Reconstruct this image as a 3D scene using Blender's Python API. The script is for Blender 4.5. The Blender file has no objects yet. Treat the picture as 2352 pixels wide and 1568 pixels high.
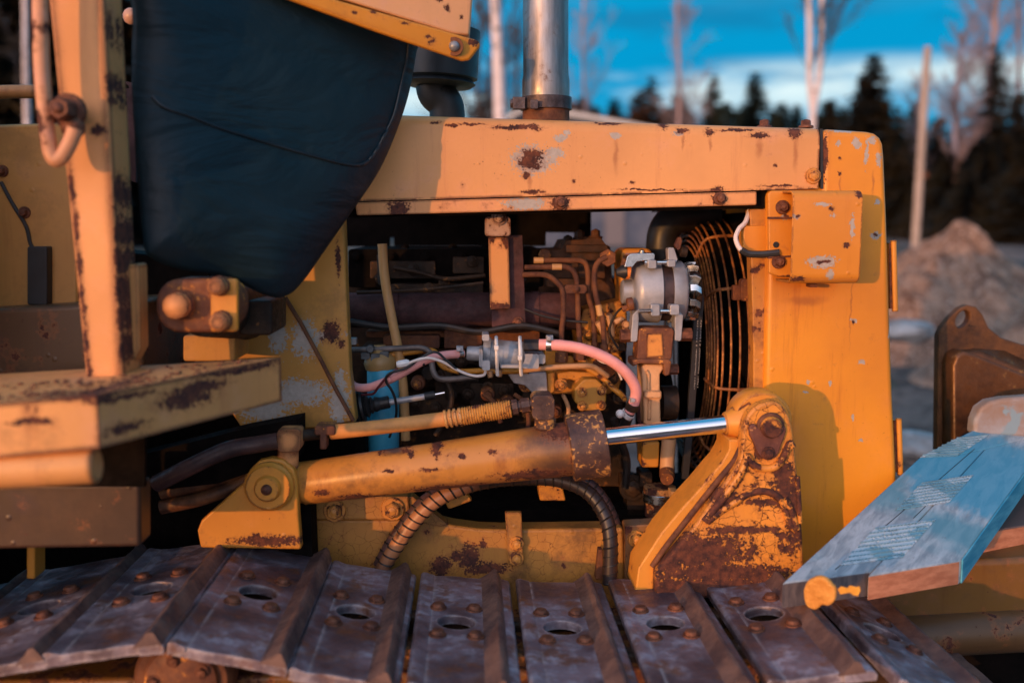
import bpy, bmesh, math, random
from mathutils import Vector, Matrix
R = math.radians
random.seed(7)
V = Vector
S = bpy.context.scene
COL = S.collection

# ---------------------------------------------------------------- camera
ZE = 1.33                      # eye height, metres
FPX = 35.0 / 36.0 * 2352.0     # focal length in reference pixels (frame 2352 wide)
PITCH, YAW = R(6.59), R(2.455)
CAM = V((0, 0, ZE))
cd = bpy.data.cameras.new('camera'); cam = bpy.data.objects.new('camera', cd); COL.objects.link(cam)
cam.location = CAM; cam.rotation_euler = (R(90) - PITCH, 0, -YAW)
cd.lens = 35; cd.sensor_width = 36; cd.sensor_fit = 'HORIZONTAL'
cd.clip_start = 0.05; cd.clip_end = 3000
cd.dof.use_dof = True; cd.dof.focus_distance = 1.76; cd.dof.aperture_fstop = 2.0; cd.dof.aperture_blades = 0
S.camera = cam

# ---------------------------------------------------------------- light
SUN_AZ, SUN_EL = R(38), R(3.2)     # sun comes from behind the camera, to its left, very low
sd = V((math.sin(SUN_AZ) * math.cos(SUN_EL), math.cos(SUN_AZ) * math.cos(SUN_EL), -math.sin(SUN_EL)))
ld = bpy.data.lights.new('sun', 'SUN'); lo = bpy.data.objects.new('sun', ld); COL.objects.link(lo)
lo.location = (-8, -10, 6); lo.rotation_euler = sd.to_track_quat('-Z', 'Y').to_euler()
ld.energy = 2.4; ld.angle = R(0.55); ld.color = (1.0, 0.44, 0.13)
W = bpy.data.worlds.new('World'); S.world = W; W.use_nodes = True
wt = W.node_tree; wt.nodes.clear()
def wn(t, **k):
    n = wt.nodes.new(t)
    for a, b in k.items(): setattr(n, a, b)
    return n
sky = wn('ShaderNodeTexSky', sky_type='NISHITA', sun_disc=False, sun_elevation=SUN_EL,
         sun_rotation=math.atan2(-sd.x, -sd.y), air_density=1.0, dust_density=1.5, ozone_density=2.0)
tc = wn('ShaderNodeTexCoord'); mp = wn('ShaderNodeMapping'); mp.inputs['Scale'].default_value = (3.0, 3.0, 12.0)
mp.inputs['Location'].default_value = (1.3, 0.4, 0.15)
nz = wn('ShaderNodeTexNoise'); nz.inputs['Scale'].default_value = 1.5; nz.inputs['Detail'].default_value = 5; nz.inputs['Roughness'].default_value = .52
sep = wn('ShaderNodeSeparateXYZ')
wt.links.new(tc.outputs['Generated'], mp.inputs['Vector']); wt.links.new(mp.outputs[0], nz.inputs['Vector'])
wt.links.new(tc.outputs['Generated'], sep.inputs[0])
def wmath(op, a, b=None, c=None, clamp=False):
    n = wn('ShaderNodeMath', operation=op, use_clamp=clamp)
    for i, x in enumerate((a, b, c)):
        if x is None: continue
        if isinstance(x, (int, float)): n.inputs[i].default_value = x
        else: wt.links.new(x, n.inputs[i])
    return n.outputs[0]
def wmr(x, a, b, c=0., d=1.):
    n = wn('ShaderNodeMapRange', interpolation_type='SMOOTHSTEP')
    wt.links.new(x, n.inputs[0])
    for i, q in enumerate((a, b, c, d)): n.inputs[i + 1].default_value = q
    return n.outputs[0]
def wmix(f, a, b):
    n = wn('ShaderNodeMix', data_type='RGBA')
    if isinstance(f, float): n.inputs[0].default_value = f
    else: wt.links.new(f, n.inputs[0])
    for i, q in ((6, a), (7, b)):
        if isinstance(q, tuple): n.inputs[i].default_value = (*q, 1)
        else: wt.links.new(q, n.inputs[i])
    return n.outputs[2]
z = sep.outputs[2]
# the clear evening sky opposite the sun: saturated blue overhead, a bright cloud bank low down
K = 10.0
bank = wmath('MULTIPLY', wmr(z, .085, .128), wmr(z, .162, .138))
bankn = wmath('MULTIPLY', bank, wmr(nz.outputs[0], .40, .60))
high = wmath('MULTIPLY', wmr(z, .185, .26), wmr(nz.outputs[0], .40, .66))
skycol = wmix(wmr(z, -.02, .16), (.07 * K, .47 * K, .70 * K), (.001 * K, .33 * K, .64 * K))
nz2 = wn('ShaderNodeTexNoise'); nz2.inputs['Scale'].default_value = 2.3; nz2.inputs['Detail'].default_value = 6; wt.links.new(mp.outputs[0], nz2.inputs['Vector'])
skycol = wmix(wmath('MULTIPLY', wmr(nz2.outputs[0], .46, .68), .5), skycol, (.01 * K, .17 * K, .36 * K))
skycol = wmix(wmath('MULTIPLY', high, .7), skycol, (.24 * K, .42 * K, .58 * K))
skycol = wmix(wmath('MULTIPLY', bankn, .95), skycol, (.80 * K, .98 * K, 1.0 * K))
# toward the sun the low sky is a broad bright veil; overhead it turns blue
dt = wn('ShaderNodeVectorMath', operation='DOT_PRODUCT'); wt.links.new(tc.outputs['Generated'], dt.inputs[0]); dt.inputs[1].default_value = (-math.sin(SUN_AZ), -math.cos(SUN_AZ), 0)
zen = wmix(wmr(z, .08, .5), (.05 * K, .13 * K, .21 * K), (.03 * K, .30 * K, .58 * K))
veil = wmix(wmr(dt.outputs['Value'], .18, .97), zen, (1.85 * K, 1.58 * K, 1.75 * K))
wa = wn('ShaderNodeMix', data_type='RGBA', blend_type='ADD'); wa.inputs[0].default_value = 1.0
wt.links.new(veil, wa.inputs[6]); wt.links.new(sky.outputs[0], wa.inputs[7])
front = wmr(sep.outputs[1], -.25, .30)
full = wmix(front, wa.outputs[2], skycol)
bg = wn('ShaderNodeBackground'); bg.inputs['Strength'].default_value = 0.1
ow = wn('ShaderNodeOutputWorld')
wt.links.new(full, bg.inputs[0]); wt.links.new(bg.outputs[0], ow.inputs[0])
vs = S.view_settings
S.display_settings.display_device = 'sRGB'
vs.view_transform = 'Standard'; vs.look = 'None'; vs.exposure = 0.0; vs.gamma = 1.0; vs.use_curve_mapping = False

# ---------------------------------------------------------------- geometry helpers
_f = V((math.sin(YAW) * math.cos(PITCH), math.cos(YAW) * math.cos(PITCH), -math.sin(PITCH)))
_r = V((math.cos(YAW), -math.sin(YAW), 0)); _u = _r.cross(_f)
def ray(u, v): return _f + _r * ((u - 1176) / FPX) + _u * ((784 - v) / FPX)
def P(u, v, Y):
    d = ray(u, v); return CAM + d * (Y / d.y)
def PZ(u, v, z):
    d = ray(u, v); return CAM + d * ((z - ZE) / d.z)
def m(px, Y): return px * Y / FPX
def crop(x0, y0, k): return lambda X, Y: ((x0 + X / k) / 1.6327, (y0 + Y / k) / 1.6327)
c6 = crop(1280, 1180, 3.267); c7 = crop(1940, 740, 2.45); c8 = crop(1940, 1280, 2.45)
cR = crop(2560, 1350, 1.836); cB = crop(2560, 700, 1.836); cL = crop(900, 1500, 1.836); cH = crop(1280, 0, 1.836)

def catmull(pts, n=6, closed=False):
    out = []; k = len(pts)
    rng = range(k) if closed else range(k - 1)
    for i in rng:
        if closed: a, b, c, d = pts[(i - 1) % k], pts[i], pts[(i + 1) % k], pts[(i + 2) % k]
        else: a, b, c, d = pts[max(i - 1, 0)], pts[i], pts[i + 1], pts[min(i + 2, k - 1)]
        for j in range(n):
            t = j / n
            out.append(.5 * ((2 * b) + (c - a) * t + (2 * a - 5 * b + 4 * c - d) * t * t + (3 * b - a - 3 * c + d) * t ** 3))
    if not closed: out.append(pts[-1].copy())
    return out

WL = {}
class G:
    """collects shapes in world space and links them as ONE mesh object"""
    def __init__(s): s.bm = bmesh.new()
    def prism(s, loop, vec, holes=()):
        bm = s.bm; vec = V(vec)
        if holes:
            edges = []
            for lp in [loop, *holes]:
                vs_ = [bm.verts.new(p) for p in lp]
                edges += [bm.edges.new((vs_[i], vs_[(i + 1) % len(vs_)])) for i in range(len(vs_))]
            res = bmesh.ops.triangle_fill(bm, use_beauty=True, use_dissolve=False, edges=edges)
            faces = [g for g in res['geom'] if isinstance(g, bmesh.types.BMFace)]
        else:
            faces = [bm.faces.new([bm.verts.new(p) for p in loop])]
        ex = bmesh.ops.extrude_face_region(bm, geom=faces, use_keep_orig=True)
        for g in ex['geom']:
            if isinstance(g, bmesh.types.BMVert): g.co += vec
        return s
    def plate(s, pts, Y, t, holes=()):
        f = lambda q: P(q[0], q[1], q[2] if len(q) > 2 else Y)
        return s.prism([f(q) for q in pts], (0, t, 0), [[f(q) for q in h] for h in holes])
    def box(s, a, b):
        x0, y0, z0 = a; x1, y1, z1 = b
        return s.prism([V((x0, y0, z0)), V((x1, y0, z0)), V((x1, y0, z1)), V((x0, y0, z1))], (0, y1 - y0, 0))
    def pbox(s, u0, v0, u1, v1, Y, t): return s.plate([(u0, v0), (u1, v0), (u1, v1), (u0, v1)], Y, t)
    def rbox(s, u0, v0, u1, v1, Y, t, r, n=5):
        pts = []
        for cx, cy, a0 in ((u1 - r, v0 + r, -90), (u1 - r, v1 - r, 0), (u0 + r, v1 - r, 90), (u0 + r, v0 + r, 180)):
            for i in range(n + 1):
                a = R(a0 + 90 * i / n); pts.append((cx + r * math.cos(a), cy + r * math.sin(a)))
        return s.plate(pts, Y, t)
    def ring_of(s, c, ax, r, seg, ref=None):
        ax = ax.normalized(); ref = ref or (V((0, 0, 1)) if abs(ax.z) < .9 else V((1, 0, 0)))
        e1 = (ref - ax * ref.dot(ax)).normalized(); e2 = ax.cross(e1)
        return [s.bm.verts.new(c + (e1 * math.cos(2 * math.pi * i / seg) + e2 * math.sin(2 * math.pi * i / seg)) * r) for i in range(seg)]
    def skin(s, rings, cap=True):
        n = len(rings[0])
        for a, b in zip(rings, rings[1:]):
            for i in range(n): s.bm.faces.new((a[i], a[(i + 1) % n], b[(i + 1) % n], b[i]))
        if cap:
            s.bm.faces.new(rings[0][::-1]); s.bm.faces.new(rings[-1])
        return s
    def tube(s, pts, r, seg=12, n=6, smooth=True, cap=True):
        if smooth and len(pts) > 2: pts = catmull(pts, n)
        k = len(pts); rings = []; ref = None
        for i, p in enumerate(pts):
            t = (pts[min(i + 1, k - 1)] - pts[max(i - 1, 0)]).normalized()
            if ref is None: ref = V((0, 0, 1)) if abs(t.z) < .9 else V((0, 1, 0))
            ref = (ref - t * ref.dot(t)).normalized()
            rr = r(i / (k - 1)) if callable(r) else r
            e2 = t.cross(ref)
            rings.append([s.bm.verts.new(p + (ref * math.cos(2 * math.pi * j / seg) + e2 * math.sin(2 * math.pi * j / seg)) * rr) for j in range(seg)])
        return s.skin(rings, cap)
    def ptube(s, pts, r, Y=None, **k):
        return s.tube([P(q[0], q[1], q[2] if len(q) > 2 else Y) for q in pts], r, **k)
    def lathe(s, p0, p1, prof, seg=24):
        ax = p1 - p0; rings = [s.ring_of(p0 + ax * t, ax, max(r, 1e-4), seg) for t, r in prof]
        return s.skin(rings)
    def cyl(s, p0, p1, r, seg=20, r1=None):
        c = .12 * min(r, (p1 - p0).length); L = (p1 - p0).length; r1 = r1 or r; e = c / L
        return s.lathe(p0, p1, [(0, r - c), (e, r), (1 - e, r1), (1, r1 - c)], seg)
    def disc(s, u, v, Y, rpx, t, seg=24):
        c = P(u, v, Y); return s.cyl(c, c + V((0, t, 0)), m(rpx, Y), seg)
    def dome(s, c, n, r, h, seg=12):
        return s.lathe(c, c + n * h, [(0, r), (.35, r * .97), (.65, r * .8), (.88, r * .5), (1, r * .12)], seg)
    def bolt(s, c, n, r, h, washer=True, rot=0.):
        """hex head on a washer, standing on c and facing n"""
        n = n.normalized()
        if washer: s.lathe(c, c + n * h * .3, [(0, r * 1.5), (.6, r * 1.5), (1, r * 1.4)], 16)
        s.lathe(c + n * h * .2, c + n * h, [(0, r), (.8, r), (1, r * .82)], 6)
        s.lathe(c + n * h * .9, c + n * h * 1.12, [(0, r * .6), (.6, r * .5), (1, r * .2)], 8)
        return s
    def pbolt(s, u, v, Y, rpx, h=.009, **k): return s.bolt(P(u, v, Y), V((0, -1, 0)), m(rpx, Y), h, **k)
    def sphere(s, c, r, seg=14, sc=(1, 1, 1)):
        bmesh.ops.create_uvsphere(s.bm, u_segments=seg, v_segments=max(6, seg // 2), radius=1,
                                  matrix=Matrix.Translation(c) @ Matrix.Diagonal((r * sc[0], r * sc[1], r * sc[2], 1)))
        return s
    def build(s, name, mat, parent=None, bevel=0, seg=2, ang=38, recalc=True):
        bm = s.bm
        if recalc: bmesh.ops.recalc_face_normals(bm, faces=bm.faces)
        me = bpy.data.meshes.new(name)
        lo_ = V((1e9,) * 3); hi = V((-1e9,) * 3)
        for v in bm.verts:
            for i in range(3): lo_[i] = min(lo_[i], v.co[i]); hi[i] = max(hi[i], v.co[i])
        c = (lo_ + hi) / 2
        if parent is None: c.z = lo_.z
        for v in bm.verts: v.co -= c
        bm.to_mesh(me); bm.free()
        for p in me.polygons: p.use_smooth = True
        me.set_sharp_from_angle(angle=R(ang))
        if mat: me.materials.append(mat)
        o = bpy.data.objects.new(name, me); COL.objects.link(o)
        if bevel:
            b = o.modifiers.new('bevel', 'BEVEL'); b.width = bevel; b.segments = seg; b.limit_method = 'ANGLE'; b.angle_limit = R(40); b.harden_normals = True
        if parent: o.parent = parent; o.location = c - WL[parent.name]
        else: o.location = c
        WL[o.name] = c
        return o
def tag(o, label=None, cat=None, group=None, kind=None):
    for k, x in (('label', label), ('category', cat), ('group', group), ('kind', kind)):
        if x: o[k] = x
    return o
def thing(name, label, cat, loc, group=None):
    o = bpy.data.objects.new(name, None); COL.objects.link(o); o.location = loc; WL[o.name] = V(loc); o.empty_display_size = .1
    return tag(o, label, cat, group)

# ---------------------------------------------------------------- materials
class Mt:
    def __init__(s, name):
        s.m = bpy.data.materials.new(name); s.m.use_nodes = True; s.t = s.m.node_tree; s.t.nodes.clear()
        s.out = s.t.nodes.new('ShaderNodeOutputMaterial'); s.b = s.t.nodes.new('ShaderNodeBsdfPrincipled')
        s.t.links.new(s.b.outputs[0], s.out.inputs[0])
        s.g = s.t.nodes.new('ShaderNodeNewGeometry'); s.pos = s.g.outputs['Position']
    def n(s, t, ins=(), **k):
        x = s.t.nodes.new(t)
        for a, b in k.items(): setattr(x, a, b)
        for i, q in (ins.items() if isinstance(ins, dict) else enumerate(ins)):
            if q is None: continue
            if isinstance(q, bpy.types.NodeSocket): s.t.links.new(q, x.inputs[i])
            elif isinstance(q, tuple) and x.inputs[i].type == 'RGBA' and len(q) == 3: x.inputs[i].default_value = (*q, 1)
            else: x.inputs[i].default_value = q
        return x
    def noise(s, scale, detail=4, rough=.55, vec=None, sc=None, col=False, dist=0):
        vec = vec or s.pos
        if sc: vec = s.n('ShaderNodeMapping', {'Vector': vec, 'Scale': V(sc)}).outputs[0]
        x = s.n('ShaderNodeTexNoise', {'Vector': vec, 'Scale': scale, 'Detail': detail, 'Roughness': rough, 'Distortion': dist})
        return x.outputs[1 if col else 0]
    def vor(s, scale, feature='F1', vec=None, sc=None):
        vec = vec or s.pos
        if sc: vec = s.n('ShaderNodeMapping', {'Vector': vec, 'Scale': V(sc)}).outputs[0]
        return s.n('ShaderNodeTexVoronoi', {'Vector': vec, 'Scale': scale}, feature=feature).outputs[0]
    def mr(s, x, a, b, c=0., d=1.): return s.n('ShaderNodeMapRange', (x, a, b, c, d), interpolation_type='SMOOTHSTEP').outputs[0]
    def mth(s, op, a, b=None, c=None): return s.n('ShaderNodeMath', (a, b, c), operation=op).outputs[0]
    def mx(s, f, a, b): return s.n('ShaderNodeMix', {0: f, 6: a, 7: b}, data_type='RGBA').outputs[2]
    def bump(s, h, strength=.3, dist=.002, normal=None):
        return s.n('ShaderNodeBump', {'Strength': strength, 'Distance': dist, 'Height': h, 'Normal': normal}).outputs[0]
    def set(s, **k):
        nm = dict(base='Base Color', rough='Roughness', metal='Metallic', normal='Normal', spec='Specular IOR Level', coat='Coat Weight', sub='Subsurface Weight', sheen='Sheen Weight', alpha='Alpha')
        for a, q in k.items():
            i = s.b.inputs[nm[a]]
            if isinstance(q, bpy.types.NodeSocket): s.t.links.new(q, i)
            elif isinstance(q, tuple): i.default_value = (*q, 1)
            else: i.default_value = q
        return s.m
RUST_D, RUST_L = (.036, .013, .013), (.165, .050, .024)
def edge_mask(k, rad=.004):
    """worn edges: where a rounded normal differs from the true one"""
    bv = k.n('ShaderNodeBevel', {'Radius': rad * 1.5}, samples=6).outputs[0]
    d = k.n('ShaderNodeVectorMath', {0: bv, 1: k.g.outputs['Normal']}, operation='DOT_PRODUCT').outputs['Value']
    return k.mr(d, .998, .90)
def blob_len(k, vec, c, r):
    a = k.n('ShaderNodeVectorMath', {0: vec, 1: V(c)}, operation='SUBTRACT').outputs[0]
    a = k.n('ShaderNodeVectorMath', {0: a, 1: V((1 / r[0], 1 / r[1], 1 / r[2]))}, operation='MULTIPLY').outputs[0]
    return k.n('ShaderNodeVectorMath', {0: a}, operation='LENGTH').outputs['Value']
def blob(k, vec, c, r, soft=.25):
    """irregular patch around the world point c with radii r (x, y, z)"""
    return k.mr(blob_len(k, vec, c, r), 1.0, 1.0 - soft)
CHIPPY = {}
def paint(name, col, chips=.66, scale=26., fine=.70, edge=.6, erad=.004, dirt=.35, spots=(), streaks=(), primers=(), stains=(), rough=.42, tint=None, crackle=0, dirtcol=(.10, .05, .025), bump=.5, fines=110., cw=.02, run=.35, speck=.735):
    """weathered machine paint: rust chips with bleeding edges, specks, worn edges, runs and grime;
    spots/streaks/primers/stains are (u, v, Y, rx px, rz px)"""
    k = Mt(name); mul = lambda a, b: k.mth('MULTIPLY', a, b); mxm = lambda a, b: k.mth('MAXIMUM', a, b)
    big = k.noise(4.5, 4); mid = k.noise(scale, 8, .68); fin = k.noise(fines, 5, .65); spk = k.noise(310., 2, .5)
    c = k.mx(k.mr(big, .3, .72), tuple(x * .80 for x in col), tuple(min(1, x * 1.08) for x in (tint or col)))
    c = k.mx(mul(k.mr(k.noise(13., 6, .7), .5, .75), .22), c, (min(1, col[0] * 1.05), col[1] * 1.12, col[2] * 2.2 + .04))    # chalky fading
    c = k.mx(mul(k.mr(k.noise(2.2, 7, .72, sc=(13, 13, 1.0)), .53, .72), run), c, tuple(x * y for x, y in zip(col, (.55, .40, .5))))   # dried runs
    c = k.mx(mul(k.mr(k.noise(9., 7, .7), .48, .70), dirt), c, dirtcol)
    wob = k.n('ShaderNodeVectorMath', {0: k.noise(55., 5, .65, col=True), 1: V((.5, .5, .5))}, operation='SUBTRACT').outputs[0]
    wv2 = k.n('ShaderNodeVectorMath', {0: wob, 1: V((.014, .014, .014))}, operation='MULTIPLY').outputs[0]
    vec2 = k.n('ShaderNodeVectorMath', {0: k.pos, 1: wv2}, operation='ADD').outputs[0]
    rag = k.mth('ADD', mul(k.mth('SUBTRACT', k.noise(85., 8, .8), .5), 2.8), mul(k.mth('SUBTRACT', k.noise(260., 3, .6), .5), 2.2))
    for (u, v, Y, rx, rz) in streaks:
        mk = blob(k, vec2, P(u, v, Y), (m(rx, Y), .2, m(rz, Y)), .9)
        c = k.mx(mul(mk, .6), c, (.33, .10, .025))
    for (u, v, Y, rx, rz) in stains:
        mk = blob(k, vec2, P(u, v, Y), (m(rx, Y), .2, m(rz, Y)), .8)
        c = k.mx(mul(mk, .88), c, (.045, .026, .024))
    pm = None
    for (u, v, Y, rx, rz) in primers:
        mk = k.mr(k.mth('ADD', blob_len(k, vec2, P(u, v, Y), (m(rx, Y), .2, m(rz, Y))), rag), 1.0, .94)
        pm = mk if pm is None else mxm(pm, mk)
    if pm is not None: c = k.mx(pm, c, k.mx(fin, (.27, .23, .19), (.58, .51, .45)))
    rm = mxm(k.mr(mid, chips, chips + .02), k.mr(fin, fine, fine + .03))
    rm = mxm(rm, mul(k.mr(spk, speck, speck + .03), k.mr(k.noise(6., 3), .40, .60)))
    halo = k.mr(mid, chips - .075, chips)
    if edge:
        e0 = edge_mask(k, erad)
        em = k.mth('ADD', mul(e0, edge), mul(k.mth('SUBTRACT', mid, .5), 1.9))
        em = k.mth('ADD', em, mul(k.mth('SUBTRACT', fin, .5), .7))
        rm = mxm(rm, k.mr(em, .46, .52)); halo = mxm(halo, mul(k.mr(em, .22, .46), .8))
    for (u, v, Y, rx, rz) in spots:
        L = k.mth('ADD', blob_len(k, vec2, P(u, v, Y), (m(rx, Y), .2, m(rz, Y))), rag)
        rm = mxm(rm, k.mr(L, 1.0, .95)); halo = mxm(halo, k.mr(L, 1.7, 1.0))
    if crackle:
        cr = k.vor(crackle, 'DISTANCE_TO_EDGE', vec=vec2)
        crm = mul(k.mr(cr, cw, cw * .3), k.mr(k.noise(14., 3), .41, .56))
        rm = mxm(rm, mul(crm, .9))
    c = k.mx(mul(halo, .42), c, (.32, .105, .03))
    rust = k.mx(k.mr(k.noise(70., 6, .75), .35, .68), RUST_D, RUST_L)
    c = k.mx(rm, c, rust)
    ht = k.mth('SUBTRACT', mul(fin, .16), rm)
    if pm is not None: ht = k.mth('SUBTRACT', ht, mul(pm, .6))
    k.set(base=c, rough=k.mr(k.mth('ADD', rm, mul(mid, .30)), 0, 1, rough - .04, .88), normal=k.bump(ht, bump, .0016, k.bump(k.mth('ADD', k.noise(7., 3, .5), k.mth('MULTIPLY', k.mr(k.vor(34.), .16, .05), k.mr(k.noise(5., 2), .52, .62))), .22, .008)), spec=.45)
    return k.m
def rusty(name, a=RUST_D, b=RUST_L, hi=None, scale=18., rough=.75, metal=0., hi_at=.62, bump=.6, spec=.4):
    k = Mt(name); n1 = k.noise(scale, 8, .7); n2 = k.noise(scale * 6, 5, .65)
    c = k.mx(k.mr(n1, .33, .66), a, b)
    if hi: c = k.mx(k.mr(k.mth('ADD', k.mth('MULTIPLY', n1, .5), k.mth('MULTIPLY', n2, .5)), hi_at, hi_at + .04), c, hi)
    k.set(base=c, rough=k.mr(n2, .3, .7, rough - .12, min(1, rough + .12)), metal=metal, normal=k.bump(n2, bump, .0015), spec=spec)
    return k.m
def plain(name, col, rough=.5, metal=0., var=.25, scale=30., coat=0., bump=.15, spec=.5):
    k = Mt(name); n1 = k.noise(scale, 5, .6)
    c = k.mx(k.mr(n1, .3, .7), tuple(x * (1 - var) for x in col), tuple(min(1., x * (1 + var)) for x in col))
    k.set(base=c, rough=k.mr(n1, .3, .7, max(.02, rough - .08), min(1, rough + .1)), metal=metal, normal=k.bump(k.noise(scale * 5, 3), bump, .001), coat=coat, spec=spec)
    return k.m

# ================================================================ materials of the machine
HC = (.78, .36, .12); OC = (.77, .28, .03); TC = (.66, .30, .07)
M_hood = paint('hood_paint', HC, chips=.735, fine=.765, edge=.55, erad=.006, dirt=.10, rough=.45, bump=.35,
    spots=[(1867, 404, 1.75, 13, 13), (1080, 284, 1.75, 30, 2), (1500, 436, 1.75, 60, 2), (1790, 427, 1.75, 40, 2), (1217, 372, 1.75, 26, 17), (1225, 352, 1.75, 24, 9), (1182, 292, 1.75, 46, 5), (1227, 292, 1.75, 14, 7), (1037, 287, 1.75, 14, 3), (1744, 312, 1.75, 22, 6),
           (1828, 303, 1.75, 15, 13), (1690, 298, 1.75, 40, 3), (1566, 301, 1.75, 15, 6), (1628, 303, 1.75, 9, 7), (1222, 442, 1.75, 24, 5), (1452, 419, 1.75, 6, 4),
           (1318, 416, 1.75, 4, 5), (1208, 402, 1.75, 8, 8), (1780, 380, 1.75, 4, 4), (1400, 283, 1.75, 30, 3), (1525, 285, 1.75, 10, 8), (1000, 280, 1.75, 9, 3), (1645, 434, 1.75, 12, 6)],
    primers=[(1222, 368, 1.75, 50, 32), (1285, 318, 1.75, 17, 9), (1300, 305, 1.75, 9, 6), (1412, 311, 1.75, 11, 8), (1557, 305, 1.75, 16, 7), (1272, 352, 1.75, 26, 12)],
    streaks=[(1415, 355, 1.75, 9, 60), (1828, 350, 1.75, 9, 60), (1744, 340, 1.75, 12, 32), (1217, 410, 1.75, 8, 40), (1570, 325, 1.75, 6, 30), (1632, 330, 1.75, 6, 25)])
M_rad = paint('radiator_paint', OC, chips=.74, fine=.765, edge=.45, erad=.007, dirt=.08, rough=.40, tint=(.80, .31, .02), bump=.4, run=.55,
    primers=[(1990, 350, 1.75, 5, 34), (1968, 330, 1.75, 8, 14), (2005, 322, 1.75, 10, 9), (2018, 365, 1.75, 6, 15), (1938, 300, 1.75, 30, 5), (2010, 540, 1.75, 14, 8), (2016, 462, 1.75, 8, 7), (1961, 735, 1.75, 6, 7), (1978, 831, 1.75, 8, 5), (1858, 876, 1.75, 5, 5), (1908, 880, 1.75, 3, 8), (1850, 900, 1.75, 8, 3), (2045, 765, 1.75, 4, 12), (1975, 1010, 1.75, 5, 5), (1958, 960, 1.75, 4, 9), (1925, 330, 1.75, 6, 5)],
    spots=[(1895, 360, 1.75, 6, 46), (1930, 363, 1.75, 4, 4), (1930, 399, 1.75, 4, 5), (2010, 538, 1.75, 6, 4), (1960, 740, 1.75, 3, 6)],
    streaks=[(1955, 700, 1.75, 3, 140), (2005, 420, 1.75, 5, 40), (1850, 690, 1.75, 70, 16), (1930, 430, 1.75, 4, 40)])
M_box = paint('lamp_box_paint', (.79, .29, .03), chips=.73, fine=.76, edge=.55, erad=.004, dirt=.12, rough=.40,
    spots=[(1907, 480, 1.66, 6, 5), (1942, 562, 1.66, 7, 5), (1888, 602, 1.66, 14, 4), (1830, 640, 1.66, 20, 5), (1830, 497, 1.66, 6, 5), (1972, 446, 1.66, 8, 8)],
    primers=[(1888, 470, 1.66, 20, 4), (1885, 602, 1.66, 36, 13), (1912, 496, 1.66, 7, 6), (1955, 520, 1.66, 5, 26), (1905, 630, 1.66, 10, 10), (1827, 498, 1.66, 10, 7)])
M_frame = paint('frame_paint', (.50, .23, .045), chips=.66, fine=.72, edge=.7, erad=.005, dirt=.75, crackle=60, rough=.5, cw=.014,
    spots=[(1080, 1283, 1.72, 24, 34), (1118, 1305, 1.72, 50, 14), (1050, 1275, 1.72, 14, 14), (1110, 1250, 1.72, 10, 14), (1010, 1300, 1.72, 25, 22)], dirtcol=(.09, .045, .02))
M_cyl = paint('cylinder_paint', (.64, .28, .055), run=.7, chips=.66, scale=20, fine=.70, edge=.4, dirt=.75, rough=.36,
    spots=[(1002, 1025, 1.6, 12, 22), (880, 1030, 1.6, 6, 14), (870, 1045, 1.6, 4, 4), (935, 1040, 1.6, 14, 5), (895, 1078, 1.6, 16, 5), (990, 1076, 1.6, 18, 4), (1060, 1045, 1.6, 9, 6), (740, 1130, 1.6, 16, 8), (1130, 1035, 1.6, 10, 5), (820, 1142, 1.6, 40, 8), (1010, 1127, 1.6, 60, 9), (1100, 1120, 1.6, 130, 8), (1230, 1092, 1.6, 80, 16), (940, 1045, 1.6, 10, 6), (1290, 985, 1.6, 50, 24), (850, 1150, 1.6, 80, 9)], stains=[(1275, 1000, 1.6, 120, 60), (1285, 1070, 1.6, 110, 60), (1100, 1128, 1.6, 240, 34), (1180, 970, 1.6, 150, 30), (830, 1155, 1.6, 140, 22), (900, 1040, 1.6, 50, 14)], dirtcol=(.12, .055, .03))
M_gland = rusty('gland_grime', (.040, .022, .022), (.115, .058, .042), (.58, .28, .075), 22, .5, 0, .545)
M_brk = paint('bracket_paint', (.80, .31, .045), chips=.565, scale=19, fine=.70, edge=.9, erad=.009, dirt=.25, crackle=58, rough=.38, bump=1.0, cw=.022,
    spots=[(1590, 1265, 1.58, 135, 44), (1800, 1130, 1.58, 24, 40), (1660, 1140, 1.58, 34, 22), (1650, 1312, 1.58, 180, 22), (1620, 1350, 1.58, 230, 36), (1700, 1215, 1.58, 95, 8), (1745, 1150, 1.58, 60, 8), (1822, 1170, 1.58, 17, 100), (1795, 1085, 1.58, 26, 26), (1757, 1025, 1.58, 22, 26), (1540, 1290, 1.58, 40, 30)])
M_flange = paint('bracket_flange_paint', (.74, .30, .04), chips=.64, fine=.70, edge=.8, dirt=.3, rough=.42)
M_lug = paint('lug_paint', (.70, .29, .035), chips=.68, fine=.74, edge=.5, dirt=.45, rough=.42, spots=[(625, 1235, 1.6, 80, 12), (595, 1225, 1.6, 12, 10)])
M_post = paint('post_paint', (.84, .36, .12), chips=.70, scale=16, fine=.75, edge=1.15, erad=.016, dirt=.12, rough=.5, spots=[(124 + (203 - 124) * (v - 0) / 870. + 3, v, 1.32, 6, 34) for v in (430, 520, 610, 690, 780, 850)] + [(243 + 40 * v / 870., v, 1.32, 7, 36) for v in (60, 200, 440, 530, 600, 670, 730, 800)] + [(228, 300, 1.32, 14, 10), (150, 300, 1.32, 20, 12)])
M_step = paint('step_paint', (.74, .34, .11), chips=.66, scale=14, fine=.72, edge=.8, erad=.008, dirt=.5, rough=.55,
    spots=[(90, 960, 1.15, 40, 8), (60, 912, 1.13, 120, 6), (200, 912, 1.13, 40, 8), (300, 900, 1.2, 60, 7), (560, 845, 1.35, 60, 7), (430, 915, 1.25, 36, 20), (470, 880, 1.3, 40, 14), (340, 950, 1.25, 30, 14)])
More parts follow.
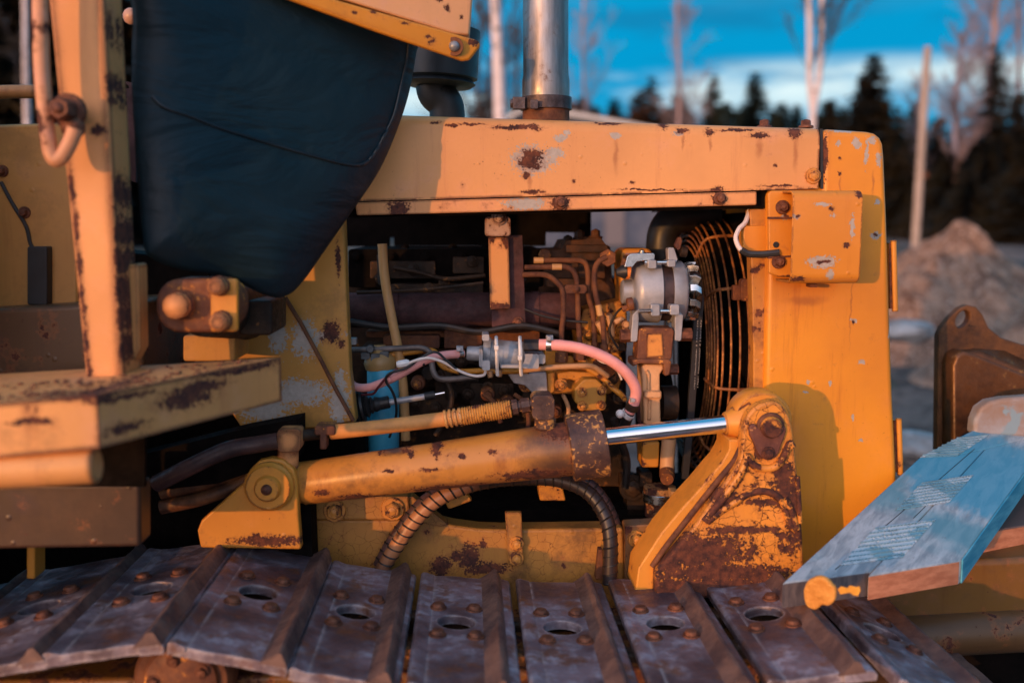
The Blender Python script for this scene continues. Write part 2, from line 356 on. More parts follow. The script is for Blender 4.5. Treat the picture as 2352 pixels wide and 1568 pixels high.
M_cowl = paint('cowl_paint', (.58, .27, .05), chips=.69, scale=10, fine=.75, edge=.5, dirt=.45, rough=.5,
    primers=[(700, 780, 1.7, 30, 40), (690, 900, 1.7, 70, 30), (780, 920, 1.7, 20, 60), (610, 930, 1.7, 60, 40), (640, 770, 1.7, 20, 40), (750, 770, 1.7, 40, 10)], spots=[(760, 765, 1.7, 22, 22), (775, 600, 1.7, 5, 40), (782, 790, 1.7, 10, 8)])
M_side_panel = paint('side_panel_paint', (.62, .30, .08), chips=.72, fine=.75, edge=.4, dirt=.35, rough=.5)
M_rail = paint('rail_paint', (.80, .36, .13), chips=.67, fine=.74, edge=.8, dirt=.3, rough=.5, spots=[(915, 478, 1.74, 22, 20), (1287, 466, 1.74, 20, 18), (1652, 456, 1.74, 14, 13)], primers=[(1205, 468, 1.74, 45, 14)], dirtcol=(.2, .08, .04))
M_upper = paint('upper_panel_paint', (.86, .44, .20), spots=[(1028, 20, 1.65, 6, 7), (1010, 2, 1.65, 6, 6), (1060, 40, 1.66, 4, 4)], chips=.70, fine=.75, edge=.5, dirt=.15, rough=.5)
M_uflange = paint('upper_flange_paint', (.78, .30, .025), spots=[(860, 30, 1.6, 8, 5), (930, 52, 1.6, 10, 4), (820, 40, 1.6, 6, 5), (985, 90, 1.64, 6, 4), (1088, 95, 1.65, 12, 8)], chips=.69, fine=.74, edge=.5, dirt=.2, rough=.42)
M_eng = paint('engine_paint', (.70, .29, .03), chips=.585, scale=30, fine=.66, edge=.6, dirt=.62, rough=.5, dirtcol=(.07, .038, .02))
M_engd = rusty('oily_engine_iron', (.013, .009, .007), (.065, .034, .018), (.24, .10, .03), 16, .6, 0, .575, .6, .25)
M_black = rusty('matte_black_iron', (.003, .0025, .0025), (.010, .007, .006), None, 14, .8, 0, .6, .6, .06)  # near-black all over, with hardly any gloss
M_mani = rusty('manifold_rust', (.030, .012, .014), (.095, .038, .038), None, 15, .8)
M_rust = rusty('brown_rust', (.07, .026, .018), (.20, .075, .030), None, 22, .8)
M_rusty = rusty('rust_with_paint', (.09, .03, .02), (.24, .085, .030), (.72, .29, .05), 20, .65, 0, .555)
M_cast = paint('cream_casting_paint', (.72, .40, .19), chips=.70, fine=.74, edge=.7, dirt=.4, rough=.5)
M_guard = rusty('rusty_wire', (.14, .05, .02), (.48, .19, .06), (.75, .34, .09), 26, .5, 0, .55)
M_alu = plain('cast_aluminium', (.37, .37, .39), .42, .3, .12, 40, bump=.4)
M_alud = plain('dull_pump_metal', (.30, .31, .33), .42, .3, .4, 30, bump=.4)
M_zinc = plain('bright_zinc', (.66, .67, .66), .24, 1.0, .08, 30, bump=.02)
M_stator = plain('stator_laminations', (.07, .045, .045), .5, .5, .3, 60)
M_chrome = plain('chrome_rod', (.78, .80, .83), .07, 1.0, .03, 20, bump=.03)
M_pink = plain('pink_rubber_hose', (.86, .37, .34), .5, 0, .10, 25)
M_rubber = plain('black_rubber', (.018, .018, .020), .5, 0, .4, 25)
M_belt = plain('belt_rubber', (.018, .017, .019), .7, 0, .3, 50)
M_blue = plain('blue_filter_paint', (.05, .34, .50), .4, 0, .15, 16)
M_white = plain('white_nylon', (.75, .72, .70), .45, 0, .06, 30)
M_wirew = plain('white_wire', (.78, .66, .60), .5, 0, .05, 30)
M_wired = plain('dark_red_wire', (.12, .015, .02), .5, 0, .1, 30)
M_tanhose = plain('tan_hydraulic_hose', (.62, .27, .075), .6, 0, .18, 30, bump=.5)
k = Mt('spiral_wrap_sunlit_patch'); n1 = k.noise(22, 6, .6)
lit_ = k.mth('MULTIPLY', blob(k, k.pos, P(950, 1195, 1.65), (.15, .3, .13), .7), k.mr(n1, .30, .52))  # orange patch paints sunlight onto the hose's left stretch; the rest kept dark
M_wrap = k.set(base=k.mx(lit_, k.mx(k.mr(n1, .3, .7), (.012, .009, .010), (.032, .020, .019)), (.42, .18, .075)), rough=.42, normal=k.bump(n1, .3, .001))
M_wrapd = rusty('dark_spiral_wrap', (.035, .02, .022), (.10, .05, .045), None, 18, .4)
M_band = plain('wrap_gap_black', (.012, .010, .010), .5, 0, .2, 30)
M_boltr = rusty('rusty_bolt', (.07, .026, .02), (.24, .09, .045), None, 60, .6, .3)
M_bolty = paint('painted_bolt', (.72, .31, .06), chips=.58, scale=60, fine=.66, edge=.5, erad=.003, dirt=.5)
M_tan = paint('tan_pole_paint', (.62, .34, .13), chips=.70, fine=.74, edge=0, dirt=.25)
k = Mt('black_vinyl'); n1 = k.noise(6, 5, .6); n2 = k.noise(260, 3, .5)
M_vinyl = k.set(base=k.mx(k.mr(n1, .35, .7), (.002, .013, .020), (.004, .021, .031)), rough=k.mr(n1, .3, .7, .5, .66), normal=k.bump(k.mth('ADD', k.mth('MULTIPLY', n2, .05), k.mth('ADD', k.noise(7, 3, .5, dist=1.2), k.mth('MULTIPLY', k.noise(3, 3, .5, sc=(1, 1, 3.0), dist=2.), 2.2))), .45, .010), spec=.35)
k = Mt('exhaust_steel'); n1 = k.noise(5, 6, .65, sc=(8, 8, 1.2)); n2 = k.noise(34, 5, .7)
c = k.mx(k.mr(n1, .3, .7), (.20, .175, .165), (.40, .35, .33)); c = k.mx(k.mth('MULTIPLY', k.mr(n2, .58, .74), .85), c, (.13, .06, .035))
M_exh = k.set(base=c, metal=.85, rough=k.mr(n2, .3, .7, .30, .52), normal=k.bump(n1, .2, .001))
# track plates: dark worn steel with pale dried mud and rust
k = Mt('track_steel'); n1 = k.noise(9, 5, .55); n2 = k.noise(42, 6, .7); n3 = k.noise(20, 5, .6)
c = k.mx(k.mr(n1, .35, .68), (.080, .052, .058), (.24, .185, .215))
c = k.mx(k.mth('MULTIPLY', k.mr(n3, .50, .66), .85), c, (.17, .068, .034))
c = k.mx(k.mth('MULTIPLY', k.mth('MULTIPLY', k.mr(n2, .44, .66), k.mr(n1, .42, .62)), .7), c, (.48, .44, .50))
c = k.mx(k.mth('MULTIPLY', edge_mask(k, .006), k.mr(n2, .35, .6)), c, (.42, .36, .36))
M_track = k.set(base=c, rough=k.mr(n2, .3, .7, .28, .58), metal=.2, normal=k.bump(k.mth('ADD', n2, k.mth('MULTIPLY', n3, .8)), .7, .004))

# ================================================================ the bulldozer
B = thing('bulldozer', 'old yellow crawler bulldozer with its rusty engine bay open, rusty tracks and a black seat', 'bulldozer', (0.05, 2.1, 0))
def part(g, name, mat, parent=B, **k): return g.build(name, mat, parent, **k)

# ---- hood: an upside-down trough, open below
def trough(u0, vt0, vb0, u1, vt1, vb1, Y, Yb, r, t, g):
    ends = []
    for (u, vt, vb) in ((u0, vt0, vb0), (u1, vt1, vb1)):
        x = P(u, vt, Y).x; zt = P(u, vt, Y).z; zb = P(u, vb, Y).z; pr = [(Y, zb)]
        for i in range(7):
            a = R(90 * i / 6); pr.append((Y + r - r * math.cos(a), zt - r + r * math.sin(a)))
        for i in range(7):
            a = R(90 - 90 * i / 6); pr.append((Yb - r + r * math.cos(a), zt - r + r * math.sin(a)))
        pr.append((Yb, zb)); inn = []
        cy, cz = (Y + Yb) / 2, zb
        for (y, zz) in pr[::-1]:
            inn.append((y + (t if y < cy else -t), zz - (t if zz > zb + .001 else 0)))
        ends.append([g.bm.verts.new((x, y, zz)) for y, zz in pr + inn])
    g.skin(ends, cap=False)
    for e in ends:
        n = len(e) // 2
        for i in range(n - 1):
            g.bm.faces.new((e[i], e[i + 1], e[2 * n - 2 - i], e[2 * n - 1 - i]))
    return g
HY, HB = 1.75, 2.55
hood = part(trough(760, 257, 464, 1884, 293, 433, HY, HB, .022, .005, G()), 'hood', M_hood)
for u, v in ((1756, 289), (1851, 289)):
    c = P(u, v, 1.80); part(G().bolt(c - V((0, 0, .004)), V((0, 0, 1)), .009, .014), 'bolt', M_boltr, hood)
c = P(1867, 404, HY); part(G().bolt(c, V((0, -1, 0)), .0095, .011), 'bolt', M_bolty, hood)
rail = part(G().plate([(815, 465), (1738, 440), (1738, 471), (820, 495)], 1.742, .012), 'hood_rail', M_rail, bevel=.0015)
part(G().pbolt(1287, 466, 1.742, 10, .012), 'bolt', M_boltr, rail); part(G().pbolt(1653, 456, 1.742, 10, .012), 'bolt', M_boltr, rail)
part(G().plate([(780, 452), (1762, 424), (1762, 478), (780, 500)], 1.762, .03), 'hood_inner_lip', M_black)
# far side of the hood and what hangs from it
part(G().plate([(770, 470), (1358, 470), (1358, 600), (1322, 602), (1320, 534), (1254, 534), (1254, 565), (905, 565), (905, 545), (895, 545), (895, 566), (770, 566)], 2.42, .02), 'far_side_rail', M_black, bevel=.002)
part(G().pbox(1500, 470, 1762, 487, 2.45, .02), 'far_side_lip', M_black)
# ---- radiator housing
rad_o = [(1889, 295), (1995, 302), (2012, 306), (2024, 315), (2031, 330), (2034, 360), (2040, 500), (2046, 700), (2053, 900), (2062, 1090), (2066, 1300), (1742, 1300), (1756, 900), (1761, 640), (1762, 436), (1889, 433)]
g = G().plate(rad_o, 1.75, .085); g.prism([P(u if u > 1850 else 1850, v, 1.75) + V((0, .0849, 0)) for u, v in rad_o], (0, .715, 0)); rad = part(g, 'radiator_housing', M_rad, bevel=.012, seg=3)
part(G().plate([(1884, 296), (1890, 296), (1891, 434), (1885, 434)], 1.7535, .006), 'hood_seam', M_rubber, rad)
part(G().plate([(1722, 480), (1762, 480), (1760, 900), (1756, 1010), (1730, 1010), (1730, 800)], 1.762, .03), 'radiator_shroud', paint('shroud_paint', (.62, .25, .04), chips=.60, fine=.66, edge=.5, dirt=.8, dirtcol=(.16, .06, .03)), bevel=.003)
part(G().plate([(1560, 484), (1762, 480), (1762, 1250), (1560, 1250)], 2.30, .02), 'radiator_core', M_black)
# hinge rods on the front edge
for v0, v1, Y in ((552, 715, 1.77), (960, 1090, 1.77)):
    ue = 2052 if v0 < 700 else 2064
    g = G(); g.cyl(P(ue, v0, Y), P(ue + 4, v1, Y), .0055, 12)
    g.plate([(ue - 10, v0 + 6), (ue, v0 + 6), (ue + 3, v1 - 6), (ue - 8, v1 - 6)], Y, .02)
    part(g, 'hinge', M_flange)
# ---- headlight box
def fold(x0, x1, zt, zb, yf, yb, r, t, g):
    pr = [(yb, zt)]
    for i in range(7): a = R(90 * i / 6); pr.append((yf + r - r * math.sin(a), zt - r + r * math.cos(a)))
    for i in range(7): a = R(90 * i / 6); pr.append((yf + r - r * math.cos(a), zb + r - r * math.sin(a)))
    pr.append((yb, zb)); cz = (zt + zb) / 2
    inn = []
    for y, z_ in pr[::-1]:
        fy = (yf + r - y) / r if y < yf + r else 0
        inn.append((y + t * max(0, min(1, fy)), z_ + (-t if z_ > cz else t) * (1 if fy < .98 else .3)))
    e = [[g.bm.verts.new((x, y, z_)) for y, z_ in pr + inn] for x in (x0, x1)]
    g.skin(e, cap=False); n = len(pr)
    for q in e:
        for i in range(n - 1): g.bm.faces.new((q[i], q[i + 1], q[2 * n - 2 - i], q[2 * n - 1 - i]))
    return g
xa, xb = P(1819, 540, 1.655).x, P(1979, 540, 1.655).x; za, zb_ = P(1819, 437, 1.655).z, P(1819, 651, 1.655).z
g = fold(xa, xb, za, zb_, 1.655, 1.748, .017, .0035, G()); g.box((xb - .004, 1.662, zb_ + .006), (xb - .0005, 1.746, za - .006)); box_ = part(g, 'lamp_box', M_box, bevel=.0012)
g = G().plate([(1764, 446), (1772, 438), (1860, 438), (1860, 636), (1790, 636), (1766, 628)], 1.715, .008)
br = part(g, 'lamp_bracket', M_box, box_, bevel=.003)
part(G().plate([(1764, 498), (1822, 498), (1822, 503), (1764, 503)], 1.711, .004), 'bracket_ridge', M_boltr, box_)
part(G().plate([(1764, 590), (1822, 586), (1822, 590), (1764, 594)], 1.712, .003), 'bracket_ridge', M_boltr, box_)
for u, v in ((1797, 476), (1788, 601)): part(G().pbolt(u, v, 1.715, 11, .012), 'bolt', M_boltr, box_)
part(G().disc(1783, 562, 1.713, 7, .003, 16), 'cable_hole', M_rubber, box_)
part(G().rbox(1860, 652, 1878, 660, 1.70, .02, 2), 'drain_stub', M_boltr, box_)
part(G().ptube([(1722, 480, 1.78), (1712, 510, 1.76), (1698, 525, 1.75), (1690, 545, 1.74), (1694, 562, 1.735), (1702, 575, 1.73)], .0042, seg=8), 'lamp_cable', M_wirew, box_)
part(G().ptube([(1702, 574, 1.73), (1720, 583, 1.728), (1745, 584, 1.722), (1764, 583, 1.716), (1790, 580, 1.712)], .0062, seg=8), 'cable_sleeve', M_rubber, box_)
part(G().rbox(1706, 518, 1768, 585, 1.757, .03, 10), 'lamp_mount', M_box, box_, bevel=.004)
# ---- exhaust
g = G(); EY = 1.82
b0, b1 = P(1254, 290, EY), P(1252, -420, EY); L = (b1 - b0).length; r0 = m(51, EY); f = lambda v: (290 - v) / 710.
g.lathe(b0, b1, [(f(290), r0 * 1.02), (f(214), r0 * 1.05), (f(182), r0 * 1.05), (f(170), r0), (1, r0 * .985)], 40)
ex = part(g, 'exhaust_pipe', M_exh, ang=60)
g = G(); g.lathe(P(1254, 254, EY), P(1254, 224, EY), [(0, r0 * 1.06), (.02, r0 * 1.14), (.98, r0 * 1.14), (1, r0 * 1.06)], 40)
g.box(P(1178, 250, EY - .035), P(1205, 226, EY - .015)); g.cyl(P(1172, 238, EY - .026), P(1200, 238, EY - .026), .008, 8); g.rbox(1218, 229, 1236, 250, EY - .056, .01, 3)
part(g, 'exhaust_clamp', rusty('clamp_steel', (.05, .035, .035), (.16, .12, .12), (.20, .07, .03), 24, .45, .6), ex, bevel=.001)
part(G().lathe(P(1254, 292, EY), P(1254, 252, EY), [(0, r0 * 1.12), (.25, r0 * 1.12), (.3, r0 * 1.04), (1, r0 * 1.04)], 32), 'exhaust_flange', M_rust, ex)
# ---- air cleaner behind the seat
AY = 1.95
part(G().lathe(P(1010, 200, AY), P(1015, 70, AY), [(0, m(70, AY)), (.06, m(80, AY)), (.12, m(74, AY)), (.16, m(84, AY)), (1, m(86, AY))], 32), 'air_cleaner', plain('air_cleaner_plastic', (.012, .018, .024), .45, 0, .3))
part(G().ptube([(995, 195), (1000, 215), (1018, 232), (1026, 250), (1028, 280)], m(40, AY), AY, seg=18), 'intake_elbow', M_rubber)

# ---- seat
def pillow(outline, Yf, bulge, thick, g, n=10):
    o = catmull([V((a, b, 0)) for a, b in outline], 5, True); c = sum(o, V((0, 0, 0))) / len(o)
    rings = []
    for kx in range(n + 1):
        s_ = 1 - (kx / n) ** 1.4 * .97
        d = bulge * (1 - s_ ** 5)
        rings.append([g.bm.verts.new(P(c.x + (q.x - c.x) * s_, c.y + (q.y - c.y) * s_, Yf(c.x + (q.x - c.x) * s_, c.y + (q.y - c.y) * s_) - d)) for q in o])
    back = []
    for s_, dy in ((1.0, thick * .55), (.97, thick * .85), (.85, thick)):
        back.append([g.bm.verts.new(P(c.x + (q.x - c.x) * s_, c.y + (q.y - c.y) * s_, Yf(q.x, q.y)) + V((0, dy, 0))) for q in o])
    return g.skin(back[::-1] + rings)
seat_o = [(322, -110), (305, 60), (303, 200), (315, 400), (330, 560), (352, 595), (420, 620), (510, 632), (560, 655), (610, 678), (650, 682), (690, 648), (752, 560), (815, 470), (868, 390), (908, 300), (936, 215), (952, 130), (956, 60), (900, -110), (600, -130)]
SY = lambda u, v: 1.705 - .28 * max(0, (950 - u) / 650) - .0001 * max(0, v - 100)
seat = part(pillow(seat_o, SY, .042, .045, G()), 'seat', M_vinyl, ang=80)
pip = [(350, 222, 1.535), (378, 246, 1.517), (440, 268, 1.508), (500, 292, 1.503), (620, 330, 1.500), (740, 364, 1.506), (800, 378, 1.512), (834, 377, 1.519), (858, 355, 1.522), (882, 312, 1.527), (905, 262, 1.533), (922, 190, 1.543), (936, 120, 1.555), (940, 40, 1.56)]
sc_ = (620, 320)
def seat_y(u, v):
    # depth of the seat face under a point: how far the point lies from centre to rim
    best = 0
    oo = catmull([V((a, b, 0)) for a, b in seat_o], 5, True); cc = sum(oo, V((0, 0, 0))) / len(oo); an = math.atan2(v - cc.y, u - cc.x)
    qq = min(oo, key=lambda q: abs((math.atan2(q.y - cc.y, q.x - cc.x) - an + math.pi) % (2 * math.pi) - math.pi)); s_ = math.hypot(u - cc.x, v - cc.y) / math.hypot(qq.x - cc.x, qq.y - cc.y)
    return SY(u, v) - .042 * (1 - min(1, s_) ** 5)
pip2 = [(q.x, q.y) for q in catmull([V((a, b, 0)) for a, b, y in pip], 4)]
part(G().ptube([(a, b, seat_y(a, b) - .0005) for a, b in pip2], .0026, seg=8), 'piping', plain('piping_vinyl', (.006, .011, .016), .4), seat)
# ---- post with grab rail
PY = 1.32
def lean_box(g, a, b, c, d, Yf, depth):   # front quad a b c d
    return g.plate([a, b, c, d], Yf, depth)
g = G().plate([(62, -500), (211, -500), (283, 872), (266, 884), (218, 886), (196, 868)], PY, .075)
post = part(g, 'cab_post', M_post, bevel=.005, seg=2)
g = G().plate([(262, 610), (318, 605), (322, 800), (300, 840), (275, 842)], 1.365, .04); part(g, 'post_gusset', M_step, bevel=.004)
g = G().ptube([(89, -500), (92, -30), (93, 60), (96, 160), (105, 270), (113, 335), (125, 365), (140, 362), (152, 345), (165, 318), (172, 295)], m(17, 1.27), 1.27, seg=14)
M_rail2 = paint('rail_pink_paint', (.70, .33, .17), chips=.57, scale=20, fine=.66, edge=0, dirt=.4, rough=.5); rl = part(g, 'grab_rail', M_rail2)
g = G(); g.pbolt(160, 256, 1.285, 26, .035); g.cyl(P(165, 258, 1.28), P(175, 262, 1.325), .011, 12); g.sphere(P(168, 292, 1.28), .015, 12); part(g, 'bolt', M_boltr, rl)
# ---- step
g = G(); A_, B_, C_, D_ = P(-40, 930, 1.13), P(222, 906, 1.13), P(645, 821, 1.40), P(-40, 860, 1.42)
hgt = .062
g.prism([A_, B_, C_, D_], (0, 0, -hgt))
for i in range(170):
    q = B_.lerp(C_, random.random() * .96 + .02) + (D_ - C_) * (.02 + .30 * random.random() ** 1.6) if i < 110 else A_.lerp(B_, random.random()) + (D_ - A_) * (.05 + .5 * random.random())
    g.dome(q - V((0, 0, .0005)), V((0, 0, 1)), random.uniform(.002, .0045), random.uniform(.001, .0028), 6)
stp = part(g, 'step', M_step)
g = G(); g.cyl(P(-40, 1082, 1.15), P(224, 1068, 1.15), m(42, 1.15), 28); part(g, 'step_roll', M_step, stp)
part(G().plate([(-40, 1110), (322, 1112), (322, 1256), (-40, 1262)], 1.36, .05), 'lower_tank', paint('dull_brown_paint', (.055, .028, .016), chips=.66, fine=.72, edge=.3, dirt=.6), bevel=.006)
part(G().plate([(60, 1250), (80, 1250), (80, 1330), (60, 1330)], 1.5, .04), 'support_leg', M_lug, bevel=.003)
part(G().plate([(-60, 985), (332, 960), (332, 1118), (-60, 1116)], 1.345, .01), 'under_step_shade_sheet', M_black)  # black sheet put in to stand for the shade under the step
part(G().plate([(-40, 1060), (300, 1050), (560, 985), (690, 960), (690, 1045), (500, 1110), (320, 1130), (-40, 1130)], 1.62, .05), 'under_step_shield', M_black)
# ---- panel behind the post, at far left
side = part(G().plate([(-60, 288), (180, 280), (178, 720), (-60, 720)], 1.62, .05), 'side_panel', M_side_panel, bevel=.006)
for u, v in ((6, 393), (57, 488)): part(G().pbolt(u, v, 1.62, 9, .012), 'bolt', M_boltr, side)
part(G().ptube([(2, 418), (30, 470), (60, 520), (70, 560), (85, 580)], .003, 1.617, seg=6), 'panel_cable', M_rubber, side)
part(G().rbox(62, 566, 108, 700, 1.60, .03, 5), 'panel_latch', M_rubber, side, bevel=.002)
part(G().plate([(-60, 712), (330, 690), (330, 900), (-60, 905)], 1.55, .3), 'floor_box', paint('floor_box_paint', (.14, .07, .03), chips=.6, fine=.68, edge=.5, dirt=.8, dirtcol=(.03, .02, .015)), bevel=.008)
part(G().ptube([(-40, 213), (30, 211), (90, 211)], .011, 1.7, seg=10), 'side_handrail', M_post)
# lever knob and slotted sector plate in the gap beside the post
g = G().cyl(P(318, 44, 1.75), P(312, 200, 1.75), .007, 10); lv = part(g, 'control_lever', M_rubber)
part(G().sphere(P(302, 38, 1.73), .014, 14), 'knob', plain('worn_knob', (.55, .30, .20), .4), lv)
g = G(); g.plate([(262, 260), (266, 200), (285, 186), (303, 190), (312, 250), (312, 420), (268, 400)], 1.8, .012, holes=[[(272, 200), (282, 192), (294, 196), (296, 203), (274, 206)], [(268, 230), (274, 232), (278, 242), (272, 242)]])
part(g, 'sector_plate', M_mani, bevel=.001)
part(G().plate([(255, 575), (470, 600), (520, 720), (255, 740)], 1.72, .1), 'seat_pedestal', M_black, bevel=.004)
# ---- hub under the seat
HUY = 1.40
g = G(); c = P(452, 700, HUY); axd = V((.10, 1, 0)).normalized()
g.rbox(357, 640, 548, 764, HUY, .07, 56, 9)
hub = part(g, 'pivot_hub', M_rusty, bevel=.006, seg=3)
part(G().lathe(P(470, 706, HUY + .05), P(560, 712, 1.64), [(0, m(70, HUY)), (.5, m(74, HUY)), (1, m(70, 1.6))], 28), 'hub_collar', M_engd, hub)
g = G().rbox(483, 640, 546, 762, HUY - .008, .01, 8); part(g, 'hub_strap', M_lug, hub, bevel=.003)
for u, v, rr in ((414, 700, 30), (506, 656, 21), (511, 736, 22)):
    c = P(u, v, HUY - .006); part(G().lathe(c, c - V((0, .03, 0)), [(0, m(rr * 1.12, HUY)), (.25, m(rr * 1.12, HUY)), (.3, m(rr, HUY)), (.85, m(rr * .95, HUY)), (1, m(rr * .6, HUY))], 10), 'bolt', M_post, hub)
# ---- cowl panels
cw = part(G().plate([(560, 640), (640, 560), (760, 470), (790, 500), (797, 700), (804, 850), (818, 970), (740, 992), (600, 1000), (540, 900)], 1.71, .04), 'cowl_panel', M_cowl, bevel=.004)
part(G().plate([(500, 700), (655, 682), (735, 822), (812, 968), (720, 984), (560, 992), (500, 900)], 1.695, .012), 'cowl_plate', M_cowl, bevel=.004)
part(G().ptube([(655, 683), (690, 740), (735, 822), (775, 900), (812, 966)], .0035, 1.693, seg=6, smooth=False), 'cowl_seam', M_rust, cw)
g = G(); g.rbox(420, 770, 540, 830, 1.56, .1, 8); part(g, 'cowl_foot', M_cowl, bevel=.003)
part(G().rbox(548, 690, 625, 770, 1.52, .12, 10), 'valve_block', M_engd, bevel=.004)
# ---- upper console over the seat
UY = 1.655
UYf = lambda u: 1.655 - .0003 * (1092 - u)
part(G().plate([(u, v, UYf(u) + .012) for u, v in ((560, -90), (1092, -90), (1078, 82), (1040, 78), (640, -46), (560, -70))], UY, .05), 'upper_panel', M_upper, bevel=.004)
g = G().plate([(u, v, UYf(u)) for u, v in ((560, -75), (640, -48), (760, -4), (1060, 82), (1098, 92), (1104, 104), (1078, 138), (1060, 140), (860, 72), (690, 10), (560, -40))], UY, .012)
uf = part(g, 'upper_flange', M_uflange, bevel=.004, seg=3)
g = G(); g.disc(1043, 107, UYf(1043) - .003, 21, .004); part(g, 'washer', M_rust, uf)
c = P(1043, 107, UYf(1043) - .003); part(G().dome(c, V((0, -1, 0)), m(12, UY), .008, 12), 'bolt', M_alud, uf)

# unseen rear block, added to shade the side panel; dark casing under the floor
part(G().box((-1.55, 1.30, .45), (-.74, 1.56, 1.62)), 'rear_shade_block', M_side_panel, bevel=.03, seg=3)
part(G().plate([(-160, 900), (690, 900), (690, 980), (840, 980), (840, 1420), (-160, 1420)], 1.80, .5), 'transmission_case', M_black, bevel=.01)

# ================================================================ engine bay
g = G()
g.plate([(780, 640), (1440, 640), (1440, 1260), (780, 1260)], 2.08, .40)
eng = part(g, 'engine_block', M_engd, bevel=.01)
g = G()
g.rbox(800, 572, 1250, 660, 2.00, .30, 8)
for u in (930, 1040, 1115): g.pbolt(u, 570, 2.1, 7, .012)
for u in (820, 900, 980, 1060, 1140): g.pbolt(u, 590, 1.998, 8, .010)
part(g, 'valve_cover', M_black, bevel=.004)
g = G()
for u0, u1, v0, v1, yy in ((850, 1000, 600, 640, 1.985), (1040, 1112, 590, 628, 1.98), (900, 1110, 652, 672, 1.97), (1000, 1108, 672, 690, 1.96)): g.rbox(u0, v0, u1, v1, yy, .05, 4)
for u, v in ((950, 620), (1085, 600), (1020, 650), (875, 640), (905, 665), (985, 662)): g.pbolt(u, v, 1.965, 9, .012)
g.ptube([(905, 615, 1.96), (960, 625, 1.95), (1020, 640, 1.945), (1080, 636, 1.94), (1115, 632, 1.94)], .005, seg=8)
part(g, 'injector_row', M_engd, bevel=.002)
# exhaust manifold
g = G(); g.ptube([(800, 712, 1.93), (1000, 712, 1.92), (1180, 710, 1.92), (1322, 712, 1.93)], m(40, 1.92), seg=28, smooth=False)
g.lathe(P(1300, 712, 1.93), P(1330, 712, 1.93), [(0, m(46, 1.92)), (.8, m(46, 1.92)), (1, m(34, 1.92))], 28)
for u in (900, 1060, 1220): g.lathe(P(u, 712, 1.925), P(u + 16, 712, 1.925), [(0, m(44, 1.92)), (1, m(44, 1.92))], 28)
part(g, 'exhaust_manifold', M_mani)
g = G()
g.rbox(840, 760, 1035, 775, 1.95, .1, 4); g.rbox(1020, 752, 1108, 800, 1.93, .1, 3); g.rbox(1110, 754, 1240, 792, 1.95, .1, 3); g.rbox(880, 770, 1010, 800, 1.92, .1, 5)
part(g, 'manifold_flange', M_rust, bevel=.002)
# strap
g = G().plate([(1128, 540), (1200, 540), (1208, 754), (1130, 756)], 1.865, .008); sb = part(g, 'strap_plate', M_mani, bevel=.001)
part(G().pbolt(1190, 740, 1.865, 9, .008), 'bolt', M_boltr, sb)
st = part(G().plate([(1122, 545), (1168, 545), (1172, 708), (1126, 711)], 1.852, .008), 'strap', paint('strap_paint', (.78, .35, .10), chips=.66, fine=.72, edge=1.0, erad=.006, dirt=.2, spots=[(1146, 704, 1.85, 26, 9), (1165, 552, 1.85, 10, 16), (1130, 548, 1.85, 8, 12)]), bevel=.0012)
g = G(); g.ptube([(1146, 490, 1.86), (1146, 514, 1.838), (1146, 540, 1.848)], m(1, 1), seg=4)
g = G(); g.rbox(1114, 498, 1173, 543, 1.84, .03, 8); g.pbolt(1146, 500, 1.838, 12, .01)
part(g, 'strap_clamp', paint('worn_clamp_paint', (.55, .36, .26), chips=.52, fine=.58, edge=.8, dirt=.5), st, bevel=.005)
# dipstick tube
part(G().ptube([(878, 560), (884, 640), (900, 730), (916, 810), (927, 900), (932, 1010)], lambda t: m(11, 1.86), 1.86, seg=14), 'dipstick_tube', M_tan)
part(G().ptube([(879, 585), (882, 640), (884, 652)], m(13.5, 1.9), 1.9, seg=14), 'dipstick_sleeve', M_engd)
# injection pump housing and its lines
g = G()
g.plate([(1232, 575), (1290, 572), (1300, 552), (1345, 550), (1352, 545), (1380, 546), (1392, 562), (1402, 566), (1406, 640), (1424, 690), (1424, 716), (1380, 720), (1240, 720)], 2.0, .2)
for u, v in ((1304, 554), (1332, 542), (1368, 540)): c = P(u, v + 8, 2.06); g.bolt(c, V((0, 0, 1)), .010, .018)
g.rbox(1300, 562, 1396, 580, 1.985, .05, 3); g.rbox(1255, 640, 1320, 660, 1.96, .05, 3); g.rbox(1330, 600, 1390, 640, 1.975, .05, 4)
part(g, 'pump_head', rusty('pump_head_iron', (.03, .016, .010), (.14, .055, .022), None, 16, .7), bevel=.003)
lines = [[(1225, 598), (1300, 598), (1338, 600), (1350, 622), (1352, 680), (1362, 720), (1366, 790)],
         [(1205, 614), (1268, 613), (1302, 614), (1322, 632), (1327, 680), (1328, 720), (1332, 795)],
         [(1200, 631), (1250, 631), (1276, 645), (1292, 668), (1294, 720), (1290, 760), (1290, 800)],
         [(1394, 590), (1376, 600), (1366, 620), (1366, 660), (1374, 700), (1384, 730), (1388, 795)]]
for i, L_ in enumerate(lines):
    ln = part(G().ptube([(a, b, 1.87 - .012 * i) for a, b in L_], .0052, seg=10), 'injection_line', M_rust)
    a = L_[-1]; g = G(); cc = P(a[0], a[1] + 4, 1.87 - .012 * i)
    g.lathe(cc + V((0, 0, .006)), cc - V((0, 0, .022)), [(0, .007), (.3, .007), (.35, .012), (1, .012)], 6); part(g, 'union_nut', M_rusty, ln)
    if i != 2:
        q = L_[1] if i < 2 else L_[4]; q2 = (q[0] + 34, q[1] + 1) if i < 2 else (q[0] + 6, q[1] + 34)
        q0 = (1226, 598) if i == 0 else (q[0], q[1])
        part(G().ptube([(q0[0], q0[1], 1.87 - .012 * i), (q0[0] + (22 if i < 2 else 5), q0[1] + (0 if i < 2 else 24), 1.87 - .012 * i)], .0062, seg=10, smooth=False), 'sleeve', M_tan, ln)
